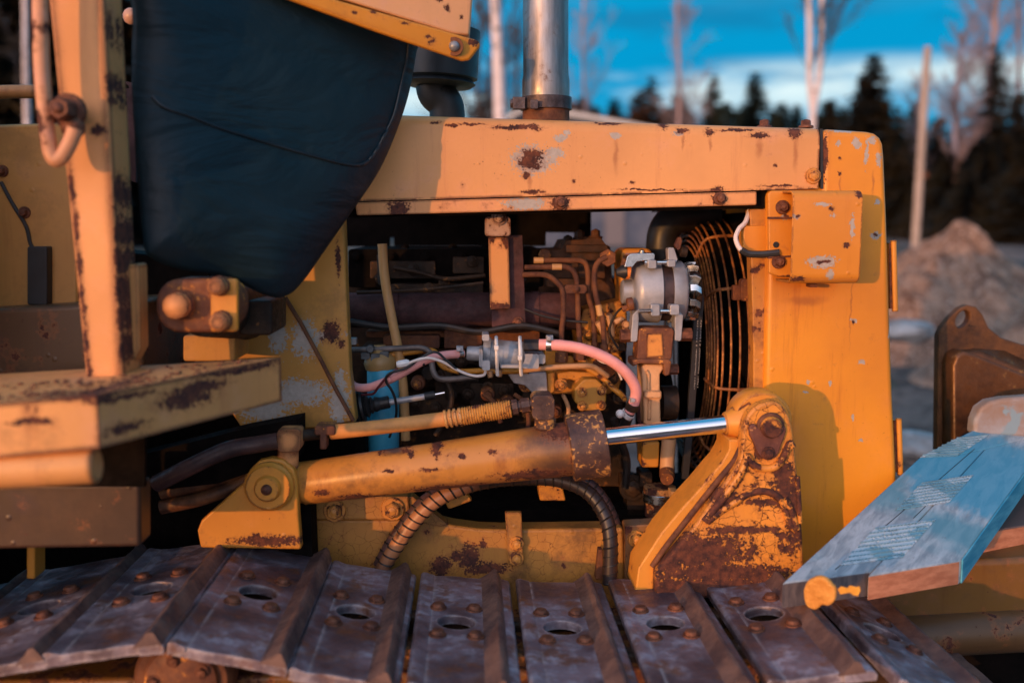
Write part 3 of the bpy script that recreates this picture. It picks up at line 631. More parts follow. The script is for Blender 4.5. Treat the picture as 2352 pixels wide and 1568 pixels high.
g = G(); g.rbox(1296, 654, 1348, 674, 1.845, .02, 8); g.pbolt(1324, 664, 1.845, 6, .006); part(g, 'line_clamp', M_rust, bevel=.002)
g = G(); g.lathe(P(1396, 592, 1.95), P(1396, 592, 1.90), [(0, m(22, 1.9)), (1, m(20, 1.9))], 6); g.disc(1252, 585, 1.97, 14, .02, 8); part(g, 'pump_plug', M_rusty)
# yellow front plate of the engine with its fittings
g = G()
g.plate([(1340, 710), (1425, 690), (1440, 720), (1440, 800), (1420, 815), (1330, 815), (1325, 760)], 1.93, .1)
g.disc(1390, 745, 1.92, 26, .03); g.rbox(1400, 770, 1438, 800, 1.915, .03, 4)
for u, v in ((1352, 770), (1392, 738), (1425, 760), (1416, 790)): g.pbolt(u, v, 1.91, 9, .010)
part(g, 'timing_cover', M_eng, bevel=.003)
g = G(); g.ptube([(1372, 738), (1386, 762), (1392, 790)], m(8, 1.86), 1.86, seg=10); g.ptube([(1398, 720), (1404, 750), (1404, 775)], m(8, 1.87), 1.87, seg=10); g.ptube([(1410, 742), (1428, 734), (1436, 750), (1440, 785)], m(7, 1.86), 1.86, seg=10); g.disc(1438, 745, 1.85, 10, .02, 6)
part(g, 'fuel_fittings', M_cast)
g = G(); g.plate([(1425, 580), (1436, 570), (1490, 570), (1500, 580), (1500, 690), (1425, 700)], 1.93, .09); part(g, 'thermostat_housing', M_eng, bevel=.006)
# coolant hose bend at the top right of the bay
part(G().ptube([(1522, 620, 2.12), (1520, 570, 2.12), (1526, 530, 2.12), (1548, 504, 2.12), (1590, 494, 2.12), (1650, 492, 2.12)], m(37, 2.12), seg=20), 'coolant_hose', M_rubber)
# lower block dressing
g = G()
for u0, v0, u1, v1, yy in ((960, 800, 1090, 835, 1.98), (1000, 850, 1100, 905, 2.0), (930, 905, 1040, 960, 1.99), (1080, 880, 1180, 950, 1.97), (830, 795, 940, 815, 1.99), (850, 860, 900, 900, 2.0), (1200, 900, 1290, 960, 1.99)):
    g.rbox(u0, v0, u1, v1, yy, .12, 6)
for u, v in ((990, 820), (1060, 830), (1020, 868), (1060, 872), (1000, 935), (1120, 890), (1160, 895), (1105, 935), (955, 925), (1075, 905), (1036, 905), (1240, 930)): g.pbolt(u, v, 1.965, 10, .014)
for u, v in ((985, 857), (1022, 860)): g.disc(u, v, 1.95, 17, .03, 20)
part(g, 'block_bosses', M_engd, bevel=.003)
g = G(); g.plate([(1165, 858), (1255, 855), (1258, 902), (1225, 905), (1205, 885), (1180, 880)], 1.86, .02); part(g, 'aluminium_plate', plain('bare_aluminium', (.40, .36, .36), .5, .5, .3, 40, bump=.5), bevel=.002)
g = G(); g.rbox(1120, 850, 1132, 868, 1.85, .02, 3); g.rbox(1142, 848, 1153, 866, 1.85, .02, 3); part(g, 'clip', M_cast, bevel=.001)
# thin pipes
part(G().ptube([c6(110, 430) + (1.86,), c6(500, 420) + (1.85,), c6(800, 405) + (1.845,), c6(980, 405) + (1.84,), c6(1080, 460) + (1.84,), c6(1110, 600) + (1.84,), c6(1130, 700) + (1.835,), c6(1200, 780) + (1.83,), c6(1400, 785) + (1.83,), c6(1650, 755) + (1.83,)], .0055, seg=10), 'steel_pipe', plain('dirty_steel_pipe', (.17, .14, .13), .5, .3, .4, 40))
part(G().ptube([c6(560, 500) + (1.86,), c6(800, 465) + (1.86,), c6(1020, 440) + (1.86,), c6(1150, 460) + (1.86,), c6(1230, 620) + (1.86,), c6(1420, 690) + (1.86,), c6(1700, 690) + (1.86,), c6(2300, 690) + (1.85,)], .0055, seg=10), 'yellow_pipe', M_eng)
g = G(); g.rbox(*c6(240, 470), *c6(350, 545), 1.84, .02, 2); g.rbox(*c6(360, 480), *c6(470, 570), 1.835, .025, 2); g.rbox(*c6(470, 455), *c6(580, 545), 1.84, .02, 2); g.disc(*c6(350, 420), 1.83, 9, .02)
part(g, 'pipe_tee', plain('grey_fitting', (.10, .11, .12), .45, .5, .4, 40), bevel=.002)
part(G().rbox(803, 777, 818, 792, 1.76, .02, 2), 'cable_clip', plain('clip_grey', (.30, .27, .26), .5), bevel=.001)
# pump face: yellow plates and the round cover
g = G()
g.plate([(1250, 800), (1278, 792), (1420, 800), (1436, 842), (1420, 900), (1395, 905), (1262, 905), (1256, 860)], 1.90, .1)
g.plate([*[c8(*q) for q in ((365, 150), (400, 138), (520, 138), (525, 220), (370, 225))]], 1.875, .03)
g.plate([*[c8(*q) for q in ((650, 150), (740, 138), (850, 235), (850, 262), (655, 215))]], 1.875, .03)
g.plate([*[c8(*q) for q in ((365, 290), (480, 275), (780, 290), (790, 345), (720, 372), (560, 372), (480, 350), (380, 365))]], 1.87, .03)
g.plate([*[c8(*q) for q in ((272, 290), (345, 285), (345, 460), (310, 480), (275, 470))]], 1.87, .03)
fp = part(g, 'pump_face_plate', M_eng, bevel=.004)
for q in ((405, 195), (790, 190), (400, 395), (585, 390), (790, 385), (600, 190)):
    part(G().pbolt(*c8(*q), 1.868, 10 if q[1] > 300 else 9, .010), 'bolt', M_bolty, fp)
g = G(); g.lathe(P(1370, 835, 1.87), P(1392, 845, 1.85), [(0, .012), (1, .012)], 6)
part(g, 'elbow_fitting', M_rust); part(G().lathe(P(1392, 847, 1.85), P(1402, 850, 1.84), [(0, .013), (1, .014)], 6), 'elbow_nut', M_rusty)
g = G(); co = [(1356 + 40 * math.cos(R(22.5 + 45 * i)), 907 + 40 * math.sin(R(22.5 + 45 * i))) for i in range(8)]
g.plate(co, 1.835, .05); cv = part(g, 'round_cover', paint('cover_paint', (.55, .27, .04), chips=.66, fine=.72, edge=.6, dirt=.6), bevel=.004)
for q in ((595, 465), (775, 452), (595, 590), (770, 585)): part(G().pbolt(*c8(*q), 1.835, 8, .010), 'bolt', M_bolty, cv)
part(G().ptube([c8(20, 270) + (1.80,), c8(150, 255) + (1.80,), c8(360, 235) + (1.80,), c8(600, 225) + (1.80,), c8(700, 235) + (1.81,), c8(780, 285) + (1.82,), c8(830, 320) + (1.83,)], .0052, seg=10), 'leak_off_pipe', M_cast)
part(G().ptube([c8(640, 250) + (1.84,), c8(790, 340) + (1.835,), c8(880, 430) + (1.83,), c8(955, 490) + (1.82,), c8(985, 530) + (1.80,)], .0052, seg=10), 'leak_off_pipe', M_eng)
# wiring, small lines and fittings hung over the block
M_greasy = plain('greasy_hose', (.016, .012, .011), .55, 0, .5, 40)
for nm, mt_, r_, pts in (('wiring_loom', M_greasy, .0065, [(800, 738, 1.87), (900, 752, 1.865), (1010, 748, 1.86), (1100, 762, 1.86), (1200, 748, 1.86), (1290, 768, 1.86)]),
        ('oil_line', M_rust, .0045, [(1182, 905, 1.84), (1204, 925, 1.83), (1214, 965, 1.83), (1206, 1010, 1.83)]),
        ('oil_line', M_engd, .0055, [(1010, 850, 1.88), (1036, 900, 1.87), (1030, 950, 1.86), (1000, 1000, 1.86)]),
        ('oil_line', M_cast, .0040, [(1292, 905, 1.84), (1306, 940, 1.84), (1296, 985, 1.84)]),
        ('drain_line', M_greasy, .0075, [(1410, 960, 1.83), (1425, 1010, 1.84), (1440, 1060, 1.86), (1436, 1120, 1.87)]),
        ('drain_line', M_rust, .0050, [(1110, 905, 1.87), (1140, 930, 1.86), (1150, 970, 1.86)]),
        ('dark_wire', M_greasy, .0024, [(1208, 640, 1.90), (1180, 690, 1.88), (1230, 720, 1.86), (1290, 735, 1.855), (1350, 740, 1.85)]),
        ('dark_wire', M_greasy, .0022, [(1440, 700, 1.80), (1415, 720, 1.82), (1400, 760, 1.83), (1420, 800, 1.83)]),
        ('white_wire', M_wirew, .0020, [(1360, 812, 1.83), (1380, 830, 1.82), (1412, 842, 1.82), (1428, 872, 1.82)]),
        ('throttle_rod', M_engd, .0035, [(820, 672, 1.88), (960, 666, 1.87), (1110, 650, 1.87)])):
    part(G().ptube(pts, r_, seg=8), nm, mt_)
g = G(); g.plate([(1278, 792), (1436, 788), (1440, 806), (1280, 808)], 1.872, .03); pb_ = part(g, 'pump_top', M_engd, bevel=.002)
for u in (1312, 1348, 1408): part(G().bolt(P(u, 797, 1.874), V((0, -1, 0)), .0075, .010), 'bolt', M_bolty, pb_)
for u, v, Y in ((1120, 905, 1.93), (1165, 925, 1.93), (1208, 885, 1.90), (1275, 945, 1.93), (1310, 955, 1.92), (1060, 950, 1.93), (960, 880, 1.93), (1405, 868, 1.86), (1422, 912, 1.86)):
    g = G(); g.disc(u, v, Y, 17, .02, 18); g.bolt(P(u, v, Y), V((0, -1, 0)), .009, .012); part(g, 'core_plug', random.choice((M_engd, M_rusty, M_engd)))
# oil filter
FY = 1.86
g = G(); g.lathe(P(880, 1040, FY), P(880, 846, FY), [(0, m(36, FY)), (.02, m(37, FY)), (.97, m(37, FY)), (1, m(34, FY))], 32); oil = part(g, 'oil_filter', M_blue)
g = G(); g.lathe(P(874, 848, FY), P(872, 792, FY), [(0, m(34, FY)), (.25, m(38, FY)), (.5, m(34, FY)), (.75, m(20, FY)), (1, m(13, FY))], 24); part(g, 'filter_head', paint('filter_head_paint', (.46, .27, .10), chips=.64, fine=.70, edge=.3, dirt=.5), oil)
# control cable with boot
def along(a, b, Ya, Yb): return P(*a, Ya), P(*b, Yb)
p0, p1 = along(c6(190, 1140), c6(480, 1085), 1.78, 1.78)
g = G(); g.lathe(p0, p1, [(0, .020), (.05, .030), (.12, .030), (.15, .022), (.2, .028), (.3, .027), (.33, .018), (.45, .022), (.5, .018), (.55, .013), (.62, .016), (.7, .012), (.8, .014), (1, .011)], 24); ccab = part(g, 'control_cable', M_rubber)
p0, p1 = along(c6(470, 1090), c6(590, 1065), 1.78, 1.78); part(G().cyl(p0, p1, .0115, 16), 'sleeve', M_rubber, ccab)
p0, p1 = along(c6(585, 1072), c6(1030, 1000), 1.78, 1.78); part(G().cyl(p0, p1, .0058, 14), 'rod', M_alu, ccab)
p0, p1 = along(c6(1020, 1000), c6(1150, 977), 1.78, 1.78); part(G().cyl(p0, p1, .0078, 14), 'sleeve', M_rubber, ccab)
p0, p1 = along(c6(1140, 978), c6(1270, 953), 1.78, 1.78); part(G().cyl(p0, p1, .0032, 10), 'rod', M_chrome, ccab)
# fuel lift pump with pink hoses
LY = 1.78
def L6(X0, Ya_, X1, Yb_): return P(*c6(X0, Ya_), LY), P(*c6(X1, Yb_), LY)
def r6(d, Y=LY): return m(d / 3.267 / 1.6327, Y)
g = G(); a, b = L6(1730, 470, 1970, 492); g.lathe(a, b, [(0, r6(190)), (.36, r6(205)), (.38, r6(185)), (1, r6(185))], 32)
a, b = L6(1960, 480, 2235, 500); g.lathe(a, b, [(0, r6(172)), (.92, r6(170)), (1, r6(150))], 32)
a, b = L6(1535, 470, 1730, 478); g.lathe(a, b, [(0, r6(78)), (.12, r6(88)), (.8, r6(92)), (1, r6(110))], 24)
lp = part(g, 'lift_pump', M_alud)
g = G()
for q0, q1 in (((1725, 240), (1812, 320)), ((1728, 560), (1822, 680)), ((1690, 420), (1730, 640))): g.rbox(*c6(*q0), *c6(*q1), LY - .055, .05, 4)
g.rbox(*c6(1950, 615), *c6(2200, 650), LY - .04, .05, 2); g.rbox(*c6(2220, 480), *c6(2420, 660), LY - .02, .05, 5); g.rbox(*c6(2400, 480), *c6(2500, 600), LY - .01, .04, 5)
part(g, 'pump_flange', M_alu, lp, bevel=.002)
for X in (1900, 2190):
    g = G(); u0, v0 = c6(X - 18, 275); u1, v1 = c6(X + 18, 742); 
    g.ptube([(u0 + 3, v0, LY), (u0 + 3, v0 + 6, LY - .04), (u0 + 4, (v0 + v1) / 2 - 6, LY - .058), (u0 + 5, v1 - 14, LY - .042), (u0 + 6, v1, LY - .036)], .0036, seg=6)
    hh = c6(X, 405 if X < 2000 else 530); g.rbox(hh[0] - 5, hh[1] - 5, hh[0] + 5, hh[1] + 5, LY - .066, .010, 1); part(g, 'zip_tie', M_white, lp, bevel=.001)
g = G(); a, b = P(1203, 793, LY - .02), P(1240, 793, LY - .02); g.lathe(a, b, [(0, m(14, LY)), (1, m(14, LY))], 6); part(g, 'hex_fitting', plain('dark_hex', (.06, .055, .06), .4, .6), lp)
part(G().cyl(P(1236, 793, LY - .02), P(1252, 791, LY - .02), m(9, LY), 14), 'nipple', M_zinc, lp)
hl = part(G().tube([P(*c6(*q), y) for q, y in (((40, 600), 1.80), ((75, 760), 1.79), ((150, 870), 1.775), ((290, 895), 1.765), ((460, 850), 1.755), ((700, 740), 1.745), ((980, 580), 1.742), ((1200, 505), 1.75), ((1490, 475), 1.775))], r6(52), seg=18), 'pink_hose', M_pink)
hr = part(G().ptube([(1238, 791, 1.757), (1290, 793, 1.752), (1345, 803, 1.746), (1400, 826, 1.742), (1440, 858, 1.742), (1460, 893, 1.748), (1456, 925, 1.755), (1446, 945, 1.762)], m(13, 1.75), seg=18), 'pink_hose', M_pink)
def clamp(a, b, r, par, mat=M_zinc):
    g = G(); d = (b - a); n = 9
    g.lathe(a, b, [(0, r), (.04, r * 1.08), (.96, r * 1.08), (1, r)], 28); cl = part(g, 'hose_clamp', mat, par)
    g = G(); c = (a + b) / 2 + V((0, -.3 * r, r * 1.0)); g.box(c - V((.006, .008, .002)), c + V((.006, .006, .007))); g.cyl(c + V((-.002, -.016, .003)), c + V((-.002, .004, .003)), .004, 8); part(g, 'clamp_screw', M_alu, par, bevel=.001)
a, b = P(*c6(1425, 482), 1.768), P(*c6(1480, 477), 1.773); clamp(a, b, r6(54), hl)
clamp(P(1255, 791.5, 1.757), P(1268, 792, 1.755), m(14, 1.75), hr)
clamp(P(1455, 926, 1.755), P(1450, 940, 1.76), m(14.5, 1.75), hr, M_engd)
g = G(); g.ptube([(1447, 940, 1.762), (1442, 955, 1.77), (1432, 985, 1.80)], m(13, 1.77), seg=14); part(g, 'hose_barb', M_rubber); 
g = G(); a, b = P(1444, 948, 1.763), P(1438, 954, 1.766); g.lathe(a, b, [(0, m(16, 1.76)), (1, m(16, 1.76))], 20); g.sphere(P(1424, 950, 1.75), .008, 10); part(g, 'zip_tie', M_white)
# wires
part(G().ptube([c6(830, 590) + (1.725,), c6(960, 545) + (1.722,), c6(1080, 530) + (1.725,), c6(1250, 580) + (1.73,), c6(1450, 690) + (1.735,), c6(1620, 748) + (1.74,), c6(1740, 740) + (1.745,), c6(1768, 690) + (1.75,)], .0026, seg=8), 'white_wire', M_wirew)
part(G().ptube([c6(860, 605) + (1.724,), c6(1130, 455) + (1.724,), c6(1290, 560) + (1.728,), c6(1460, 705) + (1.736,), c6(1640, 765) + (1.742,), c6(1765, 745) + (1.75,)], .0022, seg=8), 'dark_wire', M_rubber)
part(G().ptube([c6(960, 530) + (1.724,), c6(800, 650) + (1.725,), c6(600, 715) + (1.73,), c6(545, 800) + (1.735,), c6(620, 930) + (1.745,), c6(665, 1060) + (1.755,), c6(670, 1240) + (1.78,), c6(590, 1500) + (1.80,)], .0024, seg=8), 'dark_wire', M_rubber)
part(G().ptube([c6(690, 660) + (1.73,), c6(560, 760) + (1.733,), c6(450, 890) + (1.738,), c6(380, 970) + (1.75,), c6(200, 975) + (1.78,)], .0022, seg=8), 'red_wire', M_wired)
g = G(); a, b = P(*c6(680, 612), 1.728), P(*c6(835, 582), 1.728); g.lathe(a, b, [(0, .005), (.2, .0065), (.8, .0065), (1, .004)], 8); part(g, 'wire_connector', M_white)
for (X, Y_, mt_) in ((945, 590, M_white), (1000, 585, M_band), (590, 780, M_pink)):
    a, b = P(*c6(X - 12, Y_ + 6), 1.7435), P(*c6(X + 14, Y_ - 8), 1.7435); g = G(); g.lathe(a, b, [(0, r6(57)), (1, r6(57))], 20); part(g, 'hose_tie', mt_, hl)

# ---- alternator (axis along the machine)
AL = 1.83; ax0 = 680
def A7(X): return P(c7(X, 870)[0], 670, AL)
def r7(d): return m(d / 2.45 / 1.6327, AL - .03)
xs = lambda X: A7(X).x
AC = A7(1300); AX = V((1, 0, 0))
def at7(X): return V((A7(X).x, AC.y, AC.z))
def near(X, Yp, d): return P(*c7(X, Yp), AL - d)
g = G(); g.lathe(at7(1050), at7(1296), [(0, r7(190)), (.02, r7(235)), (.12, r7(272)), (.3, r7(288)), (1, r7(292))], 48)
for (x0, y0, x1, y1, dd) in ((1198, 575, 1280, 655, .055), (1380, 575, 1456, 640, .055), (1226, 982, 1310, 1092, .072), (1405, 985, 1490, 1082, .072)): g.rbox(*c7(x0, y0), *c7(x1, y1), AL - dd, .04, 4)
g.plate([c7(*q) for q in ((1380, 470), (1400, 460), (1440, 462), (1476, 570), (1462, 600), (1385, 590))], AL - .03, .02)
g.plate([c7(*q) for q in ((1060, 1075), (1110, 1030), (1118, 1110), (1105, 1310), (1090, 1328), (1045, 1328), (1042, 1290))], AL - .05, .03)
g.plate([c7(*q) for q in ((1446, 1090), (1500, 1060), (1526, 1080), (1508, 1310), (1490, 1322), (1446, 1315))], AL - .05, .03)
g.ptube([c7(1110, 1045) + (AL - .074,), c7(1230, 1040) + (AL - .074,)], .004, seg=8)
alt = part(g, 'alternator', M_alu, bevel=.002, ang=45)
part(G().lathe(at7(1290), at7(1398), [(0, r7(272)), (1, r7(272))], 48), 'stator', M_stator, alt)
g = G(); g.lathe(at7(1390), at7(1530), [(0, r7(292)), (.75, r7(290)), (.95, r7(260)), (1, r7(200))], 48); part(g, 'drive_end_housing', M_alu, alt, ang=45)
g = G(); g.lathe(at7(955), at7(1060), [(0, r7(95)), (.1, r7(112)), (1, r7(115))], 28); part(g, 'end_cap', M_alu, alt)
g = G()
for (x0, x1, yp, dd) in ((1165, 1200, 598, .045), (1280, 1380, 598, .045), (1190, 1226, 1045, .068), (1310, 1405, 1045, .062)):
    part(G().cyl(P(*c7(x0, yp), AL - dd), P(*c7(x1, yp), AL - dd), .0042, 12), 'through_bolt', M_zinc, alt)
g = G(); g.plate([c7(*q) for q in ((985, 640), (1010, 545), (1040, 520), (1250, 512), (1264, 525), (1262, 570), (1100, 590), (1058, 640))], AL - .05, .05); g.bolt(P(*c7(1145, 512), AL - .03), V((0, 0, 1)), .005, .006)
part(g, 'regulator', M_zinc, alt, bevel=.004)
g = G(); g.lathe(P(*c7(1000, 680), AL - .03), P(*c7(910, 690), AL - .03), [(0, .014), (.4, .012), (1, .006)], 14); part(g, 'rubber_boot', M_rubber, alt)
part(G().cyl(P(*c7(1000, 685), AL - .03), P(*c7(1036, 690), AL - .03), .013, 14), 'terminal', plain('orange_insulator', (.70, .20, .03), .5), alt)
g = G(); g.cyl(P(*c7(1010, 985), AL - .05), P(*c7(1065, 975), AL - .05), .012, 12); g.cyl(P(*c7(965, 1025), AL - .04), P(*c7(1030, 1010), AL - .04), .006, 10); part(g, 'terminal', M_rusty, alt)
g = G()
for i in range(12):
    a = 2 * math.pi * i / 12 + .2; d = V((0, math.cos(a), math.sin(a))); t_ = V((0, -math.sin(a), math.cos(a)))
    c0 = at7(1535); r1, r2 = r7(150), r7(265); th = .0022
    pr = [c0 + d * r1, c0 + d * r2, c0 + d * (r2 + .002) + AX * .010, c0 + d * r2 + AX * .020 + t_ * .006, c0 + d * r1 + AX * .016 + t_ * .006]
    g.prism(pr, t_ * .012)
g.lathe(at7(1530), at7(1540), [(0, r7(180)), (1, r7(180))], 28)
part(g, 'cooling_fan', M_zinc, alt, bevel=.0006)
part(G().lathe(at7(1560), at7(1660), [(0, r7(150)), (.25, r7(205)), (.5, r7(165)), (.75, r7(205)), (1, r7(195))], 32), 'pulley', M_engd, alt)
g = G(); g.plate([c7(*q) for q in ((1448, 440), (1480, 365), (1505, 362), (1518, 400), (1500, 480), (1470, 490))], AL - .02, .015); part(g, 'adjusting_arm', M_rusty, bevel=.002)
g = G(); g.cyl(P(*c7(1500, 495), AL - .02), P(*c7(1560, 505), AL - .02), .010, 10); part(g, 'adjusting_bolt', M_engd)
# belt, with its printed lettering
g = G(); g.plate([(1612, 660), (1618, 690), (1608, 790), (1595, 960), (1582, 1100), (1566, 1100), (1580, 950), (1590, 800), (1596, 690), (1600, 655)], 1.83, .012); belt = part(g, 'drive_belt', M_belt, bevel=.001)
def lettering(txt, u0, v0, u1, v1, Y, size, mat, parent):
    cu = bpy.data.curves.new('lettering', 'FONT'); cu.body = txt; cu.size = size; cu.extrude = .0002
    o = bpy.data.objects.new('lettering', cu); COL.objects.link(o); a, b = P(u0, v0, Y), P(u1, v1, Y)
    dg = bpy.context.evaluated_depsgraph_get(); me = bpy.data.meshes.new_from_object(o.evaluated_get(dg)); bpy.data.objects.remove(o)
    xs_ = [v.co.x for v in me.vertices]; sc = (b - a).length / (max(xs_) - min(xs_))
    xa = (b - a).normalized(); ya = V((0, -1, 0)).cross(xa); ya.normalize(); mid = sum((v.co for v in me.vertices), V()) / len(me.vertices)
    ww = [a + xa * ((v.co.x - min(xs_)) * sc) + ya * (v.co.y * .62) + V((0, -v.co.z, 0)) for v in me.vertices]
    c = sum(ww, V()) / len(ww)
    for v, q in zip(me.vertices, ww): v.co = q - c
    me.materials.clear(); me.materials.append(mat)
    o = bpy.data.objects.new('lettering', me); COL.objects.link(o); o.parent = parent; o.location = c - WL[parent.name]; WL[o.name] = c
    return o
M_ink = plain('pale_print', (.45, .43, .42), .7)
lettering('17621 Matchmaker 2 13AV1575', 1596, 893, 1604, 735, 1.8285, .0045, M_ink, belt)
lettering('17621 Matchmaker 2 13AV1575', 1603.5, 889, 1612, 735, 1.8285, .0045, M_ink, belt)
# pivot bracket under the alternator, cream casting under it
g = G()
g.plate([c7(*q) for q in ((1120, 1210), (1180, 1195), (1430, 1200), (1442, 1230), (1420, 1480), (1395, 1500), (1110, 1500), (1095, 1470))], AL - .055, .05)
g.plate([c8(*q) for q in ((1060, 170), (1120, 160), (1400, 165), (1420, 185), (1400, 310), (1355, 320), (1345, 215), (1120, 205), (1060, 235))], AL - .065, .06)
ab = part(g, 'alternator_bracket', M_rusty, bevel=.004)
g = G(); g.plate([c7(*q) for q in ((1190, 1250), (1330, 1250), (1345, 1460), (1190, 1470))], AL - .0575, .002); part(g, 'recess_panel', paint('recess_paint', (.74, .30, .06), chips=.57, fine=.66, edge=.9, dirt=.4), ab)
for X, Y_ in ((1015, 1270), (1540, 1260)): g = G(); c = P(*c7(X, Y_), AL - .035); g.lathe(c + V((.012, 0, 0)), c - V((.014, 0, 0)), [(0, .012), (1, .012)], 6); part(g, 'pivot_bolt', M_boltr, ab)
g = G(); c = P(*c8(1435, 255), AL - .03); g.lathe(c + V((.008, 0, 0)), c - V((.012, 0, 0)), [(0, .010), (1, .010)], 6); part(g, 'pivot_bolt', M_boltr, ab)
g = G()
g.plate([c8(*q) for q in ((1140, 230), (1170, 210), (1340, 210), (1345, 250), (1310, 300), (1310, 450), (1328, 460), (1325, 520), (1312, 540), (1318, 760), (1165, 760), (1155, 520))], AL - .055, .05)
cs = part(g, 'front_casting', M_cast, bevel=.004)
g = G()
for q in (((1185, 265), (1205, 300), (1205, 440), (1180, 470)), ((1215, 530), (1210, 720)),): g.ptube([c8(*w) + (AL - .056,) for w in q], .0035, seg=8, smooth=False)
g.rbox(*c8(1165, 455), *c8(1325, 520), AL - .066, .02, 4); part(g, 'casting_rib', M_cast, cs, bevel=.002)
part(G().lathe(P(*c8(1320, 560), 1.84), P(*c8(1455, 560), 1.84), [(0, m(40, 1.84)), (1, m(40, 1.84))], 28), 'idler_drum', M_engd)
part(G().plate([c8(*q) for q in ((1125, 160), (1162, 200), (1165, 760), (1125, 760))], AL - .02, .03), 'casting_backplate', M_mani)
# lower coolant pipe with clamp
LYp = 1.84
g = G(); g.plate([c8(*q) for q in ((1150, 930), (1310, 920), (1300, 1160), (1145, 1160))], LYp, .06); part(g, 'water_pump_body', M_eng, bevel=.004)
g = G(); g.ptube([c8(1395, 880) + (LYp,), c8(1380, 1050) + (LYp,), c8(1375, 1200) + (LYp - .005,)], m(17, LYp), seg=20); lo_p = part(g, 'coolant_pipe', M_cast)
g = G(); c = P(*c8(1375, 1265), LYp - .035); g.lathe(c + V((.01, .05, .012)), c, [(0, m(18, LYp)), (.7, m(18, LYp)), (1, m(15, LYp))], 20); part(g, 'blanking_plug', M_rusty, lo_p)
g = G(); g.lathe(P(*c8(1300, 1600), LYp), P(*c8(1310, 1330), LYp), [(0, m(33, LYp)), (.5, m(34, LYp)), (.52, m(38, LYp)), (1, m(38, LYp))], 28); lh = part(g, 'lower_hose', paint('hose_flaking_paint', (.45, .24, .09), chips=.50, fine=.56, edge=0, dirt=.9, dirtcol=(.03, .03, .035)))
g = G(); g.lathe(P(*c8(1305, 1465), LYp), P(*c8(1307, 1385), LYp), [(0, m(39, LYp)), (.05, m(40, LYp)), (.95, m(40, LYp)), (1, m(39, LYp))], 32); part(g, 'hose_clamp', M_zinc, lh)
g = G(); g.rbox(*c8(1415, 1378), *c8(1485, 1452), LYp - .066, .03, 2); g.cyl(P(*c8(1480, 1420), LYp - .055), P(*c8(1530, 1425), LYp - .055), .005, 8); part(g, 'clamp_screw', M_tan, lh, bevel=.001)
g = G(); g.rbox(*c8(960, 1250), *c8(1110, 1400), 1.9, .05, 6); g.pbolt(*c8(1060, 1340), 1.9, 22, .012); g.rbox(*c8(1130, 1200), *c8(1240, 1340), 1.88, .05, 6); g.rbox(*c8(1010, 1400), *c8(1170, 1600), 1.9, .05, 3); part(g, 'oil_pan_boss', M_engd, bevel=.003)
# crank pulley and dark front drive
g = G(); g.lathe(V((xs(1440), 2.12, P(0, 980, 2.12).z)), V((xs(1640), 2.12, P(0, 980, 2.12).z)), [(0, .12), (.2, .15), (.4, .12), (.6, .15), (1, .14)], 40); part(g, 'crank_pulley', M_black)
# fan guard: rings round the fan axis, bulging toward the engine, with stays
FC = P(1637, 790, 2.15); 
g = G(); rk = [(.274, .004), (.274, -.0140), (.272, -.031), (.268, -.046), (.259, -.054), (.248, -.057), (.237, -.060), (.226, -.062), (.214, -.064)]
for r_, dx in rk:
    seg = 72; pts = [FC + V((dx, r_ * math.cos(2 * math.pi * i / seg), r_ * math.sin(2 * math.pi * i / seg))) for i in range(seg + 1)]
    g.tube(pts, .0022, seg=7, smooth=False, cap=False)
fg = part(g, 'fan_guard', M_guard)
for an in (192, 226, 150, 120, 260, 60, 0, 310):
    a = R(an); g = G(); g.tube([FC + V((dx - .003, r_ * math.cos(a), r_ * math.sin(a))) for r_, dx in rk], .0032, seg=7, smooth=False); part(g, 'guard_stay', M_guard, fg)
g = G(); g.rbox(1684, 655, 1702, 690, 1.875, .015, 4); g.rbox(1702, 640, 1722, 692, 1.87, .02, 9); part(g, 'guard_clip', M_rusty, fg, bevel=.002)
g = G(); hub_c = FC + V((.02, 0, 0)); g.cyl(hub_c - V((.03, 0, 0)), hub_c + V((.03, 0, 0)), .06, 24)
for i in range(6):
    a = 2 * math.pi * i / 6 + .4; d = V((0, math.cos(a), math.sin(a))); t_ = V((0, -math.sin(a), math.cos(a)))
    g.prism([hub_c + d * .05 - t_ * .03 - AX * .015, hub_c + d * .24 - t_ * .05 - AX * .02, hub_c + d * .24 + t_ * .05 + AX * .02, hub_c + d * .05 + t_ * .03 + AX * .015], AX * .003)
part(g, 'cooling_fan', M_black)
part(G().box((FC.x + .012, 1.84, P(0, 1250, 2.0).z), (FC.x + .05, 2.5, P(0, 484, 1.8).z)), 'radiator_core', M_black)

# ================================================================ hydraulic cylinder and its line
CY = 1.63
a, b = P(690, 1110, CY), P(1312, 1029, CY)
g = G(); g.lathe(a, b, [(0, m(44, CY)), (.012, m(50, CY)), (.5, m(55, CY)), (1, m(64, CY))], 48); hc = part(g, 'hydraulic_cylinder', M_cyl)
a, b = P(1306, 1029, CY), P(1390, 1016, CY); g = G(); g.lathe(a, b, [(0, m(72, CY)), (.03, m(79, CY)), (.97, m(80, CY)), (1, m(74, CY))], 48); part(g, 'gland', M_gland, hc)
a, b = P(1385, 1004, CY), P(1690, 970, CY); part(G().cyl(a, b, m(21, CY), 40), 'piston_rod', M_chrome, hc)
g = G(); a, b = P(1664, 973, CY), P(1720, 966, CY); g.lathe(a, b, [(0, m(27, CY)), (.2, m(30, CY)), (1, m(52, CY))], 28)
c = P(1752, 968, 1.615); g.lathe(c, c + V((0, .055, 0)), [(0, m(66, 1.62)), (.12, m(72, 1.62)), (.88, m(72, 1.62)), (1, m(66, 1.62))], 40); part(g, 'rod_eye', M_flange, hc, bevel=.001)
